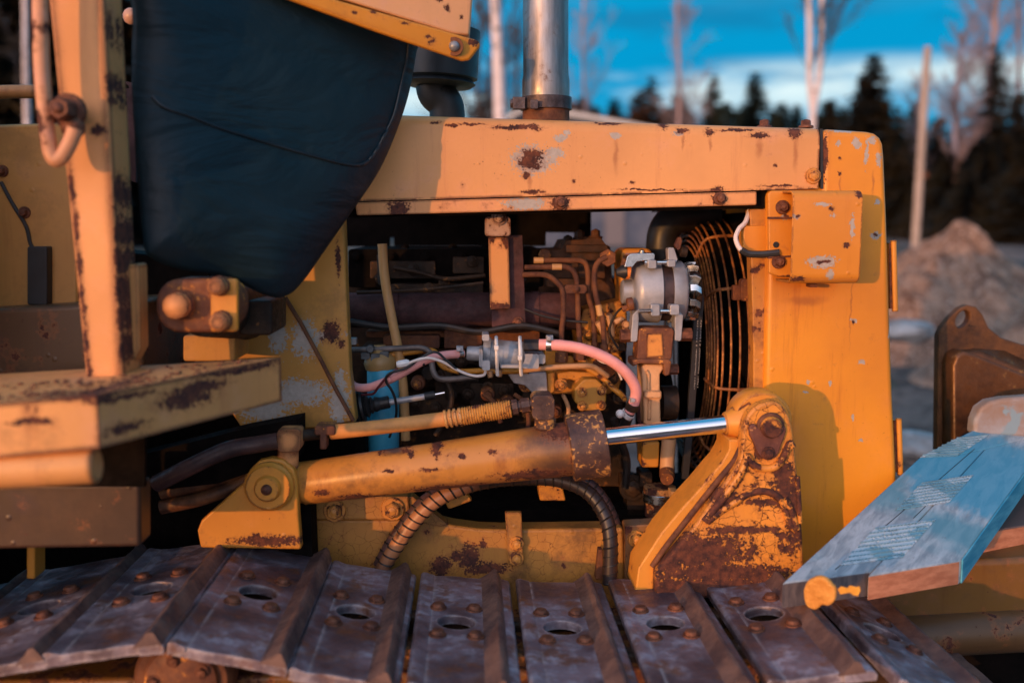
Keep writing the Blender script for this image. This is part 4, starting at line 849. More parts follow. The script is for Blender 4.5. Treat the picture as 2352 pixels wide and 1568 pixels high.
g = G(); a, b = P(590, 1120, CY), P(700, 1106, CY); g.lathe(a, b, [(0, m(40, CY)), (.5, m(48, CY)), (1, m(48, CY))], 32); g.cyl(P(622, 1113, CY - .005), P(622, 1113, CY) + V((0, .06, 0)), m(64, CY), 32); part(g, 'cylinder_eye', M_cyl, hc)
# ports and oil line
OY = 1.60
g = G(); g.rbox(1222, 908, 1274, 965, OY, .05, 14); g.cyl(P(1252, 985, OY + .025), P(1252, 958, OY + .025), m(26, OY), 20); part(g, 'port_elbow', M_gland, hc, bevel=.006, seg=3)
a, b = P(1176, 936, OY + .02), P(1226, 928, OY + .02); g = G(); g.lathe(a, b, [(0, m(19, OY)), (.25, m(19, OY)), (.28, m(14, OY)), (.4, m(14, OY)), (.42, m(18, OY)), (.8, m(18, OY)), (.82, m(14, OY)), (1, m(14, OY))], 8); part(g, 'union_nut', M_gland, hc)
a, b = P(1056, 957, OY + .02), P(1174, 938, OY + .02)
pr = []; 
for i in range(21): pr += [(i / 21, m(19, OY)), ((i + .45) / 21, m(22, OY)), ((i + .75) / 21, m(21.5, OY))]
g = G(); g.lathe(a, b, pr + [(1, m(18, OY))], 28); part(g, 'ribbed_sleeve', paint('sleeve_paint', (.66, .32, .07), chips=.56, scale=40, fine=.62, edge=0, dirt=.5, dirtcol=(.14, .12, .13)), hc)
g = G()
for i in range(4):
    q0 = P(1020 + i * 11, 962.5 - i * 1.7, OY + .02); g.lathe(q0, q0 + V((.0055, 0, .001)), [(0, m(18, OY)), (.2, m(22, OY)), (.8, m(22, OY)), (1, m(18, OY))], 28)
part(g, 'coil_ring', paint('coil_paint', (.62, .33, .10), chips=.56, scale=50, fine=.6, edge=0, dirt=.6, dirtcol=(.2, .2, .22)), hc)
part(G().ptube([(760, 992, OY + .03), (850, 983, OY + .022), (950, 971, OY + .02), (1058, 957, OY + .02)], m(17.5, OY), seg=20), 'oil_hose', M_tanhose, hc)
g = G(); g.rbox(636, 985, 690, 1038, OY - .01, .04, 12); g.cyl(P(662, 1075, OY + .01), P(662, 1030, OY + .01), m(24, OY), 20); part(g, 'port_elbow', M_post, hc, bevel=.006, seg=3)
g = G(); g.rbox(722, 978, 770, 1000, OY + .012, .04, 7); g.rbox(734, 995, 750, 1032, OY + .012, .03, 4); part(g, 'hose_clip', M_rusty, hc, bevel=.003)
part(G().ptube([(690, 1000, OY + .02), (730, 996, OY + .03), (770, 991, OY + .03)], m(14, OY), seg=16), 'oil_pipe', M_engd, hc)
part(G().ptube([(640, 1012, OY), (590, 1020, OY), (520, 1034, OY - .01), (430, 1075, OY - .02), (360, 1110, OY)], m(20, OY), seg=16), 'oil_hose', M_wrapd, hc)
for dv, off in ((0, 0), (34, .02)):
    part(G().ptube([(640, 1055 + dv * .3, 1.66), (570, 1075 + dv * .8, 1.65), (470, 1108 + dv, 1.64), (370, 1130 + dv, 1.64)], m(17, 1.65), seg=14), 'return_hose', rusty('old_hose', (.06, .025, .015), (.26, .11, .045), None, 12, .5))
# tail lug
LGY = 1.585
g = G().plate([(453, 1218), (462, 1195), (560, 1108), (574, 1078), (595, 1058), (622, 1052), (650, 1056), (674, 1076), (683, 1105), (686, 1180), (692, 1262), (460, 1258)], LGY, .022); lug = part(g, 'cylinder_lug', M_lug, bevel=.004)
c = P(620, 1114, LGY); g = G(); g.lathe(c, c - V((0, .018, 0)), [(0, m(57, LGY)), (.5, m(57, LGY)), (.7, m(52, LGY)), (1, m(50, LGY))], 40); bs = part(g, 'pin_boss', M_lug, lug)
part(G().lathe(c - V((0, .017, 0)), c - V((0, .028, 0)), [(0, m(31, LGY)), (.6, m(30, LGY)), (1, m(26, LGY))], 32), 'pin', M_lug, lug)
part(G().dome(c - V((0, .027, 0)), V((0, -1, 0)), m(13, LGY), .008, 14), 'grease_nipple', M_boltr, lug)
part(G().plate([(640, 1130), (712, 1130), (720, 1330), (640, 1330)], 1.64, .06), 'lug_web', M_black)

# ================================================================ frame rail
FY_ = 1.72
fr_o = [(680, 1180), (720, 1192), (940, 1192), (985, 1192), (1040, 1206), (1100, 1214), (1150, 1216), (1432, 1212), (1436, 1420), (680, 1420)]
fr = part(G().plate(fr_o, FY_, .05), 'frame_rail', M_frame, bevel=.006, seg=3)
part(G().plate([(705, 1140), (938, 1140), (942, 1194), (705, 1194)], FY_ - .012, .05), 'frame_top_flange', M_frame, fr, bevel=.003)
part(G().plate([(938, 1140), (948, 1140), (1030, 1205), (1010, 1210), (940, 1196)], FY_ - .004, .03), 'frame_gusset', M_frame, fr, bevel=.002)
for u, v, rr in ((769, 1172, 18), (902, 1168, 19)): part(G().pbolt(u, v, FY_ - .012, rr, .016), 'bolt', M_bolty, fr)
g = G().plate([(1160, 1176), (1198, 1176), (1203, 1296), (1168, 1298)], FY_ - .014, .012); fb = part(g, 'frame_clip', M_frame, fr, bevel=.002)
for v in (1247, 1281): part(G().pbolt(1186, v, FY_ - .014, 12, .010), 'bolt', M_bolty, fr)
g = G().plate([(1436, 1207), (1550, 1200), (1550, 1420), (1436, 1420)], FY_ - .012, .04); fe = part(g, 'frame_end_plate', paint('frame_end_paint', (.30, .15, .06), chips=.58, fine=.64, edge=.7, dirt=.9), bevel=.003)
part(G().pbolt(1461, 1236, FY_ - .012, 14, .014), 'bolt', M_bolty, fe)
part(G().plate([(1375, 1262), (1384, 1262), (1386, 1330), (1368, 1330)], FY_ - .03, .02), 'guide_tab', M_rust, bevel=.001)
part(G().plate([(1236, 1115), (1290, 1108), (1300, 1150), (1240, 1150)], 1.78, .05), 'cross_bracket', M_eng, bevel=.003)
g = G(); g.plate([(1010, 1130), (1060, 1118), (1085, 1150), (1030, 1170)], 1.70, .02); part(g, 'cross_bracket', M_eng, bevel=.003)
part(G().plate([(700, 1170), (2040, 1170), (2040, 1460), (700, 1460)], 1.90, .3), 'belly_pan', M_black)
# spiral wrapped hoses
def wrapped(pts, r, pitch, mat):
    path = catmull([P(*q) for q in pts], 10); h = part(G().tube(path, r, seg=16, smooth=False), 'wrapped_hose', mat)
    L_ = [0]
    for p, q in zip(path, path[1:]): L_.append(L_[-1] + (q - p).length)
    def at(s_):
        for i in range(len(path) - 1):
            if L_[i + 1] >= s_: break
        t = (s_ - L_[i]) / max(1e-9, L_[i + 1] - L_[i]); return path[i].lerp(path[i + 1], t), (path[i + 1] - path[i]).normalized()
    n = int(L_[-1] / pitch * 18); pts2 = []; prev = V((0, -1, 0))
    for i in range(n):
        s_ = L_[-1] * i / n; c, t = at(s_); e1 = (prev - t * prev.dot(t)).normalized(); prev = e1; e2 = t.cross(e1); a = 2 * math.pi * s_ / pitch
        pts2.append(c + (e1 * math.cos(a) + e2 * math.sin(a)) * (r * 1.0))
    part(G().tube(pts2, .0016, seg=5, smooth=False), 'spiral_gap', M_band, h)
    return h
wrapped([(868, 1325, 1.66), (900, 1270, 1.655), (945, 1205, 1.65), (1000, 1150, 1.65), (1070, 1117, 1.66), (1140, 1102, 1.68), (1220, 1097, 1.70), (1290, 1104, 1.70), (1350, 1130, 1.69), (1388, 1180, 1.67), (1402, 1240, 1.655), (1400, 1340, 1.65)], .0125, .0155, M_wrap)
wrapped([(872, 1300, 1.685), (905, 1240, 1.685), (950, 1180, 1.685), (990, 1142, 1.69), (1060, 1110, 1.71), (1140, 1095, 1.74), (1240, 1085, 1.78), (1330, 1100, 1.78), (1385, 1150, 1.76), (1420, 1230, 1.75)], .0125, .0155, M_wrapd)

# ================================================================ the big cast bracket at the rod end
BY = 1.575
q = lambda X, Y_: cR(X, Y_)
bo = [(640, 282), (585, 286), (530, 304), (485, 334), (452, 372), (428, 420), (415, 478), (409, 540), (404, 610), (396, 665), (378, 712), (340, 775), (285, 850), (225, 930), (165, 1020), (100, 1115), (30, 1200), (-60, 1310), (-190, 1460), (-180, 1640), (850, 1640), (838, 1380), (826, 1180), (812, 1000), (800, 860), (788, 740), (776, 620), (768, 530), (756, 455), (738, 395), (712, 345), (680, 305)]
brk = part(G().plate([q(*w) for w in bo], BY, .03), 'lift_bracket', M_brk, bevel=.006, seg=3)
# rear cheek and the flange that leans on the engine side
part(G().plate([q(*w) for w in ((620, 300), (470, 330), (415, 480), (400, 640), (330, 760), (-200, 1470), (830, 1480), (790, 760), (760, 480))], BY + .105, .03), 'rear_cheek', M_flange, brk, bevel=.004)
fl = [(318, 545), (318, 610), (300, 650), (265, 710), (215, 765), (120, 880), (0, 1010), (-150, 1190), (-305, 1430), (-330, 1600), (-200, 1600), (-190, 1470), (30, 1200), (165, 1010), (285, 845), (350, 745), (396, 650), (402, 545)]
part(G().plate([q(*w) for w in fl], BY + .022, .085), 'bracket_web', M_flange, brk, bevel=.004)
part(G().ptube([q(*w) + (BY + .018,) for w in ((402, 600), (350, 700), (250, 820), (150, 945), (20, 1110), (-120, 1290), (-210, 1420))], .005, seg=10), 'weld_bead', M_rust, brk)
# raised ribs of the casting
M_ribp = paint('rib_paint', (.80, .31, .045), chips=.47, scale=24, fine=.62, edge=0, dirt=.3, rough=.42, bump=1.0)
def rib(pts, r, sub=M_ribp): part(G().ptube([q(*w) + (BY - .001,) for w in pts], r, seg=10), 'cast_rib', sub, brk)
rib([(150, 1110), (230, 1010), (330, 880), (400, 780), (436, 690), (448, 660), (470, 700), (510, 735), (580, 745), (640, 730), (690, 670), (720, 610), (740, 575), (755, 600)], lambda t: .0065)
rib([(165, 1115), (260, 1040), (350, 985), (430, 930), (510, 905), (580, 905), (640, 930), (690, 985), (715, 1060), (740, 1130), (780, 1170)], lambda t: .006)
rib([(790, 800), (800, 960), (808, 1120)], .004); rib([(700, 950), (735, 1010), (765, 1100), (785, 1165)], .006)
# pin, keeper plate
g = G(); kp = [(458, 470), (470, 445), (500, 440), (520, 465), (600, 500), (670, 470), (690, 450), (712, 460), (715, 490), (700, 540), (680, 590), (665, 640), (640, 672), (590, 690), (540, 672), (510, 630), (490, 570), (465, 520)]
g.plate([q(*w) for w in kp], BY - .008, .01); part(g, 'keeper_plate', rusty('keeper_rust', (.07, .024, .02), (.17, .06, .04), (.50, .22, .08), 20, .6, 0, .59), brk, bevel=.003)
c = P(*q(600, 455), BY); g = G(); g.lathe(c, c - V((0, .018, 0)), [(0, m(26, BY)), (.5, m(26, BY)), (.8, m(23, BY)), (1, m(21, BY))], 28); part(g, 'pivot_pin', M_brk, brk)
g = G(); tr = [c + V((m(27, BY) * math.cos(2 * math.pi * i / 32), -.003, m(27, BY) * math.sin(2 * math.pi * i / 32))) for i in range(33)]; g.tube(tr, .005, seg=8, smooth=False); part(g, 'pin_collar', M_rust, brk)
part(G().pbolt(*q(588, 640), BY - .008, 11, .009), 'bolt', M_brk, brk)

# ================================================================ track
YF, YN = 1.65, 1.235
M_grous = rusty('grouser_rust', (.075, .048, .050), (.21, .125, .10), None, 16, .5, .2)
def shoe(FL, FR, fl=.031, parent=B):
    a, b = P(*FL, YF), P(*FR, YF); s_ = (b - a); L = s_.length; s_.normalize(); n = V((-s_.z, 0, s_.x)); w = V((0, -1, 0)); Wd = YF - YN
    X = lambda s0, w0, n0: a + s_ * s0 + w * w0 + n * n0
    g = G(); hc_, hw = L * .50, Wd * .475
    hole = [X(hc_ + .029 * math.cos(2 * math.pi * i / 20), hw + .027 * math.sin(2 * math.pi * i / 20), 0) for i in range(20)]
    # slightly dished plate outline with worn, uneven ends
    outl = []
    for i in range(7): outl.append(X(L * i / 6, 0 + .003 * random.uniform(-1, 1), 0))
    for i in range(1, 6): outl.append(X(L, Wd * i / 6, 0))
    for i in range(7): outl.append(X(L * (1 - i / 6), Wd + .003 * random.uniform(-1, 1), 0))
    for i in range(1, 6): outl.append(X(-.002 * (i % 2), Wd * (1 - i / 6), 0))
    g.prism(outl, -n * .015, [hole])
    # leading lip, grouser and trailing flange run the whole width as one rolled section
    prof = [(-.005, -.014), (-.006, .001), (-.003, .0042), (.003, .0045), (.010, .0022), (.018, .0004), (.018, -.006)]
    g.prism([X(p, -.001, q_) for p, q_ in prof], w * (Wd + .002))
    g.prism([X(p, -.002, q_) for p, q_ in ((L - .014, -.0002), (L + fl - .013, -.0005), (L + fl - .003, -.003), (L + fl, -.008), (L + fl - .002, -.016), (L - .012, -.015))], w * (Wd + .004))
    o = part(g, 'track_shoe', M_track, parent, bevel=.0015)
    prof = [(L - .020, -.002), (L - .011, .0035), (L - .004, .009), (L + .001, .0145), (L + .004, .0165), (L + .008, .0155), (L + .011, .011), (L + .014, .005), (L + .018, -.002)]
    g = G(); k_ = 22; rings = []
    for i in range(k_ + 1):
        rings.append([g.bm.verts.new(X(p + (random.uniform(-.0012, .0012) if q_ > .01 else 0), -.0035 + (Wd + .007) * i / k_, q_ * (1 + (random.uniform(-.07, .05) if q_ > .01 else 0)))) for p, q_ in prof])
    g.skin(rings); part(g, 'grouser', M_grous, o)
    for ds, dw in ((-.029, -.052), (.027, -.052), (-.027, .052), (.029, .052)):
        c = X(hc_ + ds, hw + dw, 0); g = G(); r_ = .0100
        g.lathe(c - n * .001, c + n * .0025, [(0, r_ * 1.35), (1, r_ * 1.3)], 16)
        g.lathe(c + n * .001, c + n * .0085, [(0, r_), (.6, r_ * 1.0), (.9, r_ * .86), (1, r_ * .6)], 14); part(g, 'bolt', M_boltr, o)
    for w0 in (-.075, .045):
        part(G().prism([X(-.02, hw + w0, -.012), X(L + .03, hw + w0, -.012), X(L + .03, hw + w0, -.075), X(-.02, hw + w0, -.075)], w * .03), 'track_link', M_engd, o, bevel=.006)
#, -.012), X(L + .03, hw - .075, -.012), X(L + .03, hw - .075, -.075), X(-.02, hw - .075, -.075)], w * .03)
#, -.012), X(L + .03, hw + .045, -.012), X(L + .03, hw + .045, -.075), X(-.02, hw + .045, -.075)], w * .03)
SH = (((-165, 1378), (60, 1328)), ((92, 1312), (318, 1270)), ((345, 1264), (520, 1243)), ((562, 1246), (738, 1278)), ((772, 1292), (922, 1312)),
               ((975, 1319), (1128, 1328)), ((1192, 1334), (1342, 1336)), ((1403, 1331), (1550, 1322)), ((1607, 1317), (1748, 1298)), ((1838, 1318), (2000, 1372)), ((2058, 1410), (2170, 1500)))
for i, (FL, FR) in enumerate(SH):
    gap_ = m(math.hypot(SH[i + 1][0][0] - FR[0], SH[i + 1][0][1] - FR[1]), YF) if i + 1 < len(SH) else .04
    shoe(FL, FR, max(.021, min(.033, gap_ - .0115)))
# carrier roller, track frame below
c = P(418, 1562, 1.30); g = G()
g.lathe(c + V((0, .16, 0)), c, [(0, .062), (.4, .062), (.42, .05), (.7, .05), (.72, .066), (.95, .066), (1, .060)], 40); ro = part(g, 'carrier_roller', M_rust)
g = G(); g.lathe(c, c - V((0, .012, 0)), [(0, .05), (.6, .048), (1, .04)], 32); part(g, 'roller_cap', M_rusty, ro)
for i in range(5):
    a = 2 * math.pi * i / 5 + .5; part(G().bolt(c + V((.034 * math.cos(a), -.010, .034 * math.sin(a))), V((0, -1, 0)), .007, .008), 'bolt', M_boltr, ro)
zf = P(0, 1560, 1.3).z
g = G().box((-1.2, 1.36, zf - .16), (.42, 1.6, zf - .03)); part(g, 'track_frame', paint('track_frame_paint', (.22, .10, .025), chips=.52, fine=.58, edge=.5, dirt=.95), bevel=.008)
c = V((.83, 1.36, P(1900, 1560, 1.45).z - .34)); g = G(); g.lathe(c, c + V((0, .20, 0)), [(0, .20), (.08, .235), (.3, .235), (.32, .25), (.68, .25), (.7, .235), (.92, .235), (1, .20)], 56); part(g, 'front_idler', M_black)
c = V((-1.0, 1.38, c.z)); g = G(); g.lathe(c, c + V((0, .2, 0)), [(0, .22), (.1, .25), (.9, .25), (1, .22)], 40); part(g, 'drive_sprocket', M_rust)
# ---- push arm and the blade in front
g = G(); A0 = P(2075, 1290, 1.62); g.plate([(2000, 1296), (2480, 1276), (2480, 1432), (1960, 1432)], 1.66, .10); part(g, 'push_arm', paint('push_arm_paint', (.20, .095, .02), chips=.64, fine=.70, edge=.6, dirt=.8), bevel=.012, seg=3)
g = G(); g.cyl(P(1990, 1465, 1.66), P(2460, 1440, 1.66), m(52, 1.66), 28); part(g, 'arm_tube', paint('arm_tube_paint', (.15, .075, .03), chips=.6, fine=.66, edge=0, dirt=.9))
g = G(); g.plate([(1960, 1500), (2460, 1480), (2460, 1640), (1960, 1640)], 1.75, .1); part(g, 'arm_plate', M_black, bevel=.006)
DY = 2.12
be = [(2156, 770), (2164, 752), (2184, 728), (2205, 708), (2222, 700), (2242, 704), (2258, 722), (2272, 752), (2300, 775), (2352, 792), (2460, 800), (2460, 990), (2460, 1250), (2150, 1250), (2153, 1000)]
hole = [(2212 + 15 * math.cos(a) + 6 * math.sin(a), 733 - 20 * math.sin(a)) for a in [2 * math.pi * i / 18 for i in range(18)]]
bl = part(G().plate(be, DY, .025, [hole]), 'blade', rusty('blade_rust', (.04, .019, .011), (.16, .068, .024), (.26, .12, .04), 9, .7, 0, .60), bevel=.004)
g = G(); fr_ = [P(2188, 840, DY - .05), P(2196, 815, DY - .05), P(2214, 806, DY - .05), P(2240, 812, DY - .05), P(2460, 900, DY - .05), P(2460, 1250, DY - .05), P(2190, 1250, DY - .05)]
g.prism(fr_, (0, .06, 0)); tp = [P(2205, 809, DY - .045), P(2250, 815, DY - .045), P(2460, 899, DY - .045), P(2460, 800, DY + .14), P(2240, 778, DY + .14), P(2190, 783, DY + .14)]
g.prism(tp, (0, .004, -.02))
part(g, 'blade_back', rusty('blade_back_rust', (.035, .018, .012), (.14, .058, .022), (.26, .13, .04), 7, .38, .2, .60), bl, bevel=.01)

# ================================================================ things lying on and beside the machine
M_wood = None
def wood(name, a, b, sc, ring=False, rough=.7):
    k = Mt(name); n1 = k.noise(6, 5, .6, sc=sc, dist=.6); n2 = k.noise(3, 3); n3 = k.noise(60, 3)
    c = k.mx(k.mr(n1, .3, .7), a, b); c = k.mx(k.mth('MULTIPLY', k.mr(n2, .45, .7), .5), c, tuple(x * .6 for x in a))
    return k, c, n1, n3
# grain runs along the boards, 37 degrees off the depth axis
def rotpos(k, ang): 
    return k.n('ShaderNodeMapping', {'Vector': k.pos, 'Rotation': V((0, 0, ang))}).outputs[0]
BA = math.atan2(.765, 1)          # board direction, from +Y toward +X
k = Mt('weathered_board'); rp = rotpos(k, BA); n1 = k.noise(5, 6, .62, vec=rp, sc=(14, 1.1, 14), dist=.5); n2 = k.noise(4.5, 4); n3 = k.noise(90, 4, .6, vec=rp, sc=(1.5, .25, 1.5))
c = k.mx(k.mr(n1, .32, .68), (.20, .25, .29), (.44, .50, .54)); c = k.mx(k.mth('MULTIPLY', k.mr(n2, .5, .66), .75), c, (.07, .26, .34)); c = k.mx(k.mth('MULTIPLY', k.mr(n3, .64, .74), .6), c, (.15, .13, .13))
pm = blob(k, k.n('ShaderNodeVectorMath', {0: k.pos, 1: k.n('ShaderNodeVectorMath', {0: k.noise(18, 4, .6, vec=rp, sc=(3, .6, 3), col=True), 1: V((.16, .16, .16))}, operation='MULTIPLY').outputs[0]}, operation='ADD').outputs[0], P(2262, 1078, 1.75) + V((.08, .08, .08)), (.20, .20, .20), .3)
c = k.mx(k.mth('MULTIPLY', pm, .8), c, (.025, .27, .42))
M_board = k.set(base=c, rough=.62, normal=k.bump(k.mth('ADD', n1, n3), .35, .002))
k = Mt('blue_stained_edge'); rp = rotpos(k, BA); n1 = k.noise(7, 5, .6, vec=rp, sc=(4, 1.2, 8)); M_bedge = k.set(base=k.mx(k.mr(n1, .34, .66), (.02, .24, .38), (.10, .40, .53)), rough=.7, normal=k.bump(n1, .4, .002))
k = Mt('sawn_end_grain'); n1 = k.noise(30, 5, .6, sc=(1, 1, 3)); M_end = k.set(base=k.mx(k.mr(n1, .3, .7), (.42, .15, .075), (.62, .26, .14)), rough=.8, normal=k.bump(k.noise(120, 3), .4, .001))
k = Mt('grey_end_grain'); n1 = k.noise(30, 5, .6, sc=(3, 3, 1)); M_endd = k.set(base=k.mx(k.mr(n1, .3, .7), (.075, .06, .065), (.17, .13, .12)), rough=.85, normal=k.bump(n1, .5, .001))
k = Mt('nail_plate_steel'); rp = rotpos(k, BA); vz = k.vor(190, vec=rp, sc=(1, .55, 1)); n1 = k.noise(16, 4)
M_nail = k.set(base=k.mx(k.mr(n1, .48, .56), (.52, .59, .63), (.18, .36, .44)), metal=.1, rough=.4, normal=k.bump(k.mr(vz, .1, .5), .8, .002))
PA, PB, PC = P(1797, 1338, 1.40), P(2207, 1284, 1.495), P(2115, 1047, 1.79)      # the boards slope up away from the track
PNn = (PB - PA).cross(PC - PA).normalized(); PNn = PNn if PNn.z > 0 else -PNn
def PL(u, v, off=0.):
    d = ray(u, v); return CAM + d * ((PA + PNn * off - CAM).dot(PNn) / d.dot(PNn))
T = thing('truss_end', 'weathered grey blue timber truss end with pressed nail plates, on the front track shoes', 'timber', tuple(PL(1990, 1330, -.038)))
dn = V((0, 0, -.040))
A1, A2 = PL(1797, 1338), PL(2207, 1284)          # near end corners
wv = (A2 - A1)
d1 = (PL(2250, 1033) - PL(1998, 1320)).normalized()
mid = A1.lerp(A2, .48); gapv = wv.normalized() * .0012; mid_n = mid - d1 * .016
J0, J1, J2, J3 = PL(2115, 1047), PL(2198, 1044), PL(2262, 1030), PL(2420, 990)
gd = d1 * .0015
part(G().prism([A1, mid - gapv, J2 - gapv - gd, J1 - gd, J0 - gd], dn), 'board', M_board, T, bevel=.0025)
part(G().prism([mid_n + gapv, A2 - d1 * .004, J3 - gd, J2 + gapv - gd], dn), 'board', M_board, T, bevel=.0025)
part(G().prism([J0, J1, J2, J3, PL(2560, 960), PL(2560, 915), PL(2352, 960), PL(2235, 987)], dn), 'board', M_board, T, bevel=.0025)
def endface(p, q_, mat, name='end_grain', pr=.0025):
    return part(G().prism([p - d1 * pr + V((0, 0, -.002)), q_ - d1 * pr + V((0, 0, -.002)), q_ - d1 * pr + V((0, 0, -.038)), p - d1 * pr + V((0, 0, -.038))], d1 * .004), name, mat, T, bevel=.0008)
endface(A1 + gapv, mid - gapv * 3, M_endd); endface(mid_n + gapv * 3, A2 - d1 * .004 - gapv, M_end)
e2 = (J3 - A2).normalized(); nrm = V((e2.y, -e2.x, 0)).normalized()
part(G().prism([A2 + nrm * .0005, J3 + nrm * .0005, J3 + nrm * .0005 + dn * .97, A2 + nrm * .0005 + dn * .97], nrm * .003), 'stained_edge', M_bedge, T, bevel=.001)
def nailplate(cs):
    pts = [PL(u, v, .0018) for u, v in cs]; pl_ = part(G().prism(pts, PNn * -.003), 'nail_plate', M_nail, T, bevel=.0004)
    g = G(); a_, b_, c_, e_ = pts; nx, ny = 17, 8
    for i in range(nx):
        for j in range(ny):
            s_, t = (i + .5 + (.25 if j % 2 else -.25)) / nx, (j + .5) / ny
            p = a_.lerp(b_, s_).lerp(e_.lerp(c_, s_), t); q0, q1 = (b_ - a_).normalized() * .0026, (e_ - a_).normalized() * .0012
            g.prism([p - q0 - q1, p + q0 - q1, p + q0 + q1, p - q0 + q1], PNn * .0022)
    part(g, 'teeth', plain('nail_teeth', (.24, .40, .47), .5, .2), pl_)
nailplate([cR(1085, 1408), cR(1515, 1352), cR(1745, 1092), cR(1330, 1148)])
nailplate([cR(1465, 1032), cR(1838, 972), cR(2005, 785), cR(1650, 838)])
nailplate([cR(1640, 664), cR(1890, 655), cR(2110, 510), cR(1900, 530)])
for (p, q_) in ((cR(1050, 1440), cR(2010, 610)), (cR(1590, 1085), cR(1672, 1005))):
    part(G().tube([PL(*p, .0004), PL(*q_, .0004)], .0006, seg=5, smooth=False), 'seam', M_band, T)
# yellow ball-ended peg poking out under the board, and yellow paint marks
def onend(u, v, off=.0030):      # point on the plane of the dark end face
    d = ray(u, v); p0 = A1 - d1 * off; t = (p0 - CAM).dot(d1) / d.dot(d1); return CAM + d * t
rp_ = random.Random(4); pts = []
for i in range(28):
    a = 2 * math.pi * i / 28; rr = 38 * (1 + .05 * math.sin(3 * a + 1) + rp_.uniform(-.035, .035)); vv_ = 1357 + rr * math.sin(a)
    if abs(a - 1.35) < .45: vv_ -= 12 * (1 - abs(a - 1.35) / .45)
    pts.append((1887 + rr * math.cos(a) * .98, vv_))
pg = G(); pg.prism([onend(u, v, .0040) for u, v in pts], -d1 * .011)
k = Mt('dried_yellow_foam'); n1 = k.noise(30, 5, .6); n2 = k.noise(90, 4, .6)
o = pg.build('yellow_stub', k.set(base=k.mx(k.mr(n1, .3, .7), (.62, .25, .04), (.80, .38, .08)), rough=.75, normal=k.bump(k.mth('ADD', n1, n2), .8, .006)), bevel=.005, seg=3); tag(o, 'round rough yellow lump stuck on the dark near end of the truss boards', 'wooden stub')
pts = [(1924, 1352), (1932, 1346), (1946, 1350), (1952, 1344), (1966, 1348), (1974, 1346), (1976, 1356), (1970, 1368), (1960, 1366), (1952, 1360), (1940, 1362), (1930, 1364)]
part(G().prism([onend(*w) for w in pts], d1 * .001), 'paint_mark', plain('yellow_marking_paint', (.80, .38, .05), .6), T)
# second board lower down, and the rounded timber behind
Z2 = ZE - .545
B2 = thing('loose_board', 'dark weathered board lying low on the push arm beneath the truss end', 'board', tuple(PZ(2260, 1200, Z2 - .04)))
p0, p1 = PZ(2170, 1235, Z2), PZ(2420, 1195, Z2); d2 = V((math.sin(.5), math.cos(.5), 0)); g = G().prism([p0, p1, p1 + d2 * .5, p0 + d2 * .5], (0, 0, -.040)); 
part(g, 'plank', wood('x', (.1, .1, .1), (.2, .2, .2), (1, 1, 1))[0].set(base=(.16, .10, .085), rough=.8), B2, bevel=.003)
g = G().prism([p0 - d2 * .003 + V((.002, 0, -.002)), p1 - d2 * .003 + V((0, 0, -.002)), p1 - d2 * .003 + V((0, 0, -.038)), p0 - d2 * .003 + V((.002, 0, -.038))], d2 * .004); part(g, 'end_grain', M_end, B2)
RY = 1.9
g = G(); g.plate([(2236, 1000), (2240, 965), (2252, 937), (2275, 921), (2310, 914), (2480, 902), (2480, 1010)], RY, .035)
k = Mt('scuffed_pole_paint'); n1 = k.noise(9, 5, .6); n2 = k.noise(16, 4)
M_pole_ = k.set(base=k.mx(k.mr(n2, .54, .60), k.mx(k.mr(n1, .35, .65), (.30, .20, .15), (.36, .38, .42)), (.24, .34, .40)), rough=.6, normal=k.bump(n1, .4, .003))
tag(g.build('timber_block', M_pole_, bevel=.009, seg=4), 'pale round edged block with blue paint scuffs in front of the rusty blade', 'timber')

# ================================================================ setting
def hz(x, y):
    def sm(a, b, t): t = max(0, min(1, (t - a) / (b - a))); return t * t * (3 - 2 * t)
    h = .95 * sm(5.5, 17, y) + .5 * sm(20, 60, y)
    h += .05 * math.sin(x * 1.7 + y * .9) * math.sin(y * 1.3 - x * .4) + .03 * math.sin(x * 5.1) * math.sin(y * 4.3 + 1) * (1 if y > 3 else 0)
    return h if y > 2.5 else h * .3
g = G(); xs_ = [-300, -120, -60, -35, -22, -15] + [-12 + .3 * i for i in range(110)] + [22, 28, 36, 60, 120, 300]; ys_ = [-200, -60, -20, -8, -3] + [0 + .3 * i for i in range(80)] + [25, 27, 30, 35, 45, 60, 100, 200, 600]
vv = [[g.bm.verts.new((x, y, hz(x, y))) for x in xs_] for y in ys_]
for j in range(len(ys_) - 1):
    for i in range(len(xs_) - 1): g.bm.faces.new((vv[j][i], vv[j][i + 1], vv[j + 1][i + 1], vv[j + 1][i]))
k = Mt('dirt_ground'); n1 = k.noise(1.1, 6, .65); n2 = k.noise(9, 7, .7); n3 = k.noise(45, 4)
c = k.mx(k.mr(n1, .35, .65), (.075, .055, .048), (.21, .155, .13)); c = k.mx(k.mr(n2, .52, .66), c, (.27, .205, .18)); c = k.mx(k.mr(k.noise(.8, 4), .56, .66), c, (.06, .07, .03)); c = k.mx(k.mr(n2, .46, .36), c, (.05, .035, .032))
M_dirt = k.set(base=c, rough=.95, normal=k.bump(k.mth('ADD', n2, k.mth('MULTIPLY', n3, .3)), 1.0, .06))
tag(g.build('ground', M_dirt, ang=180, recalc=True), kind='structure')
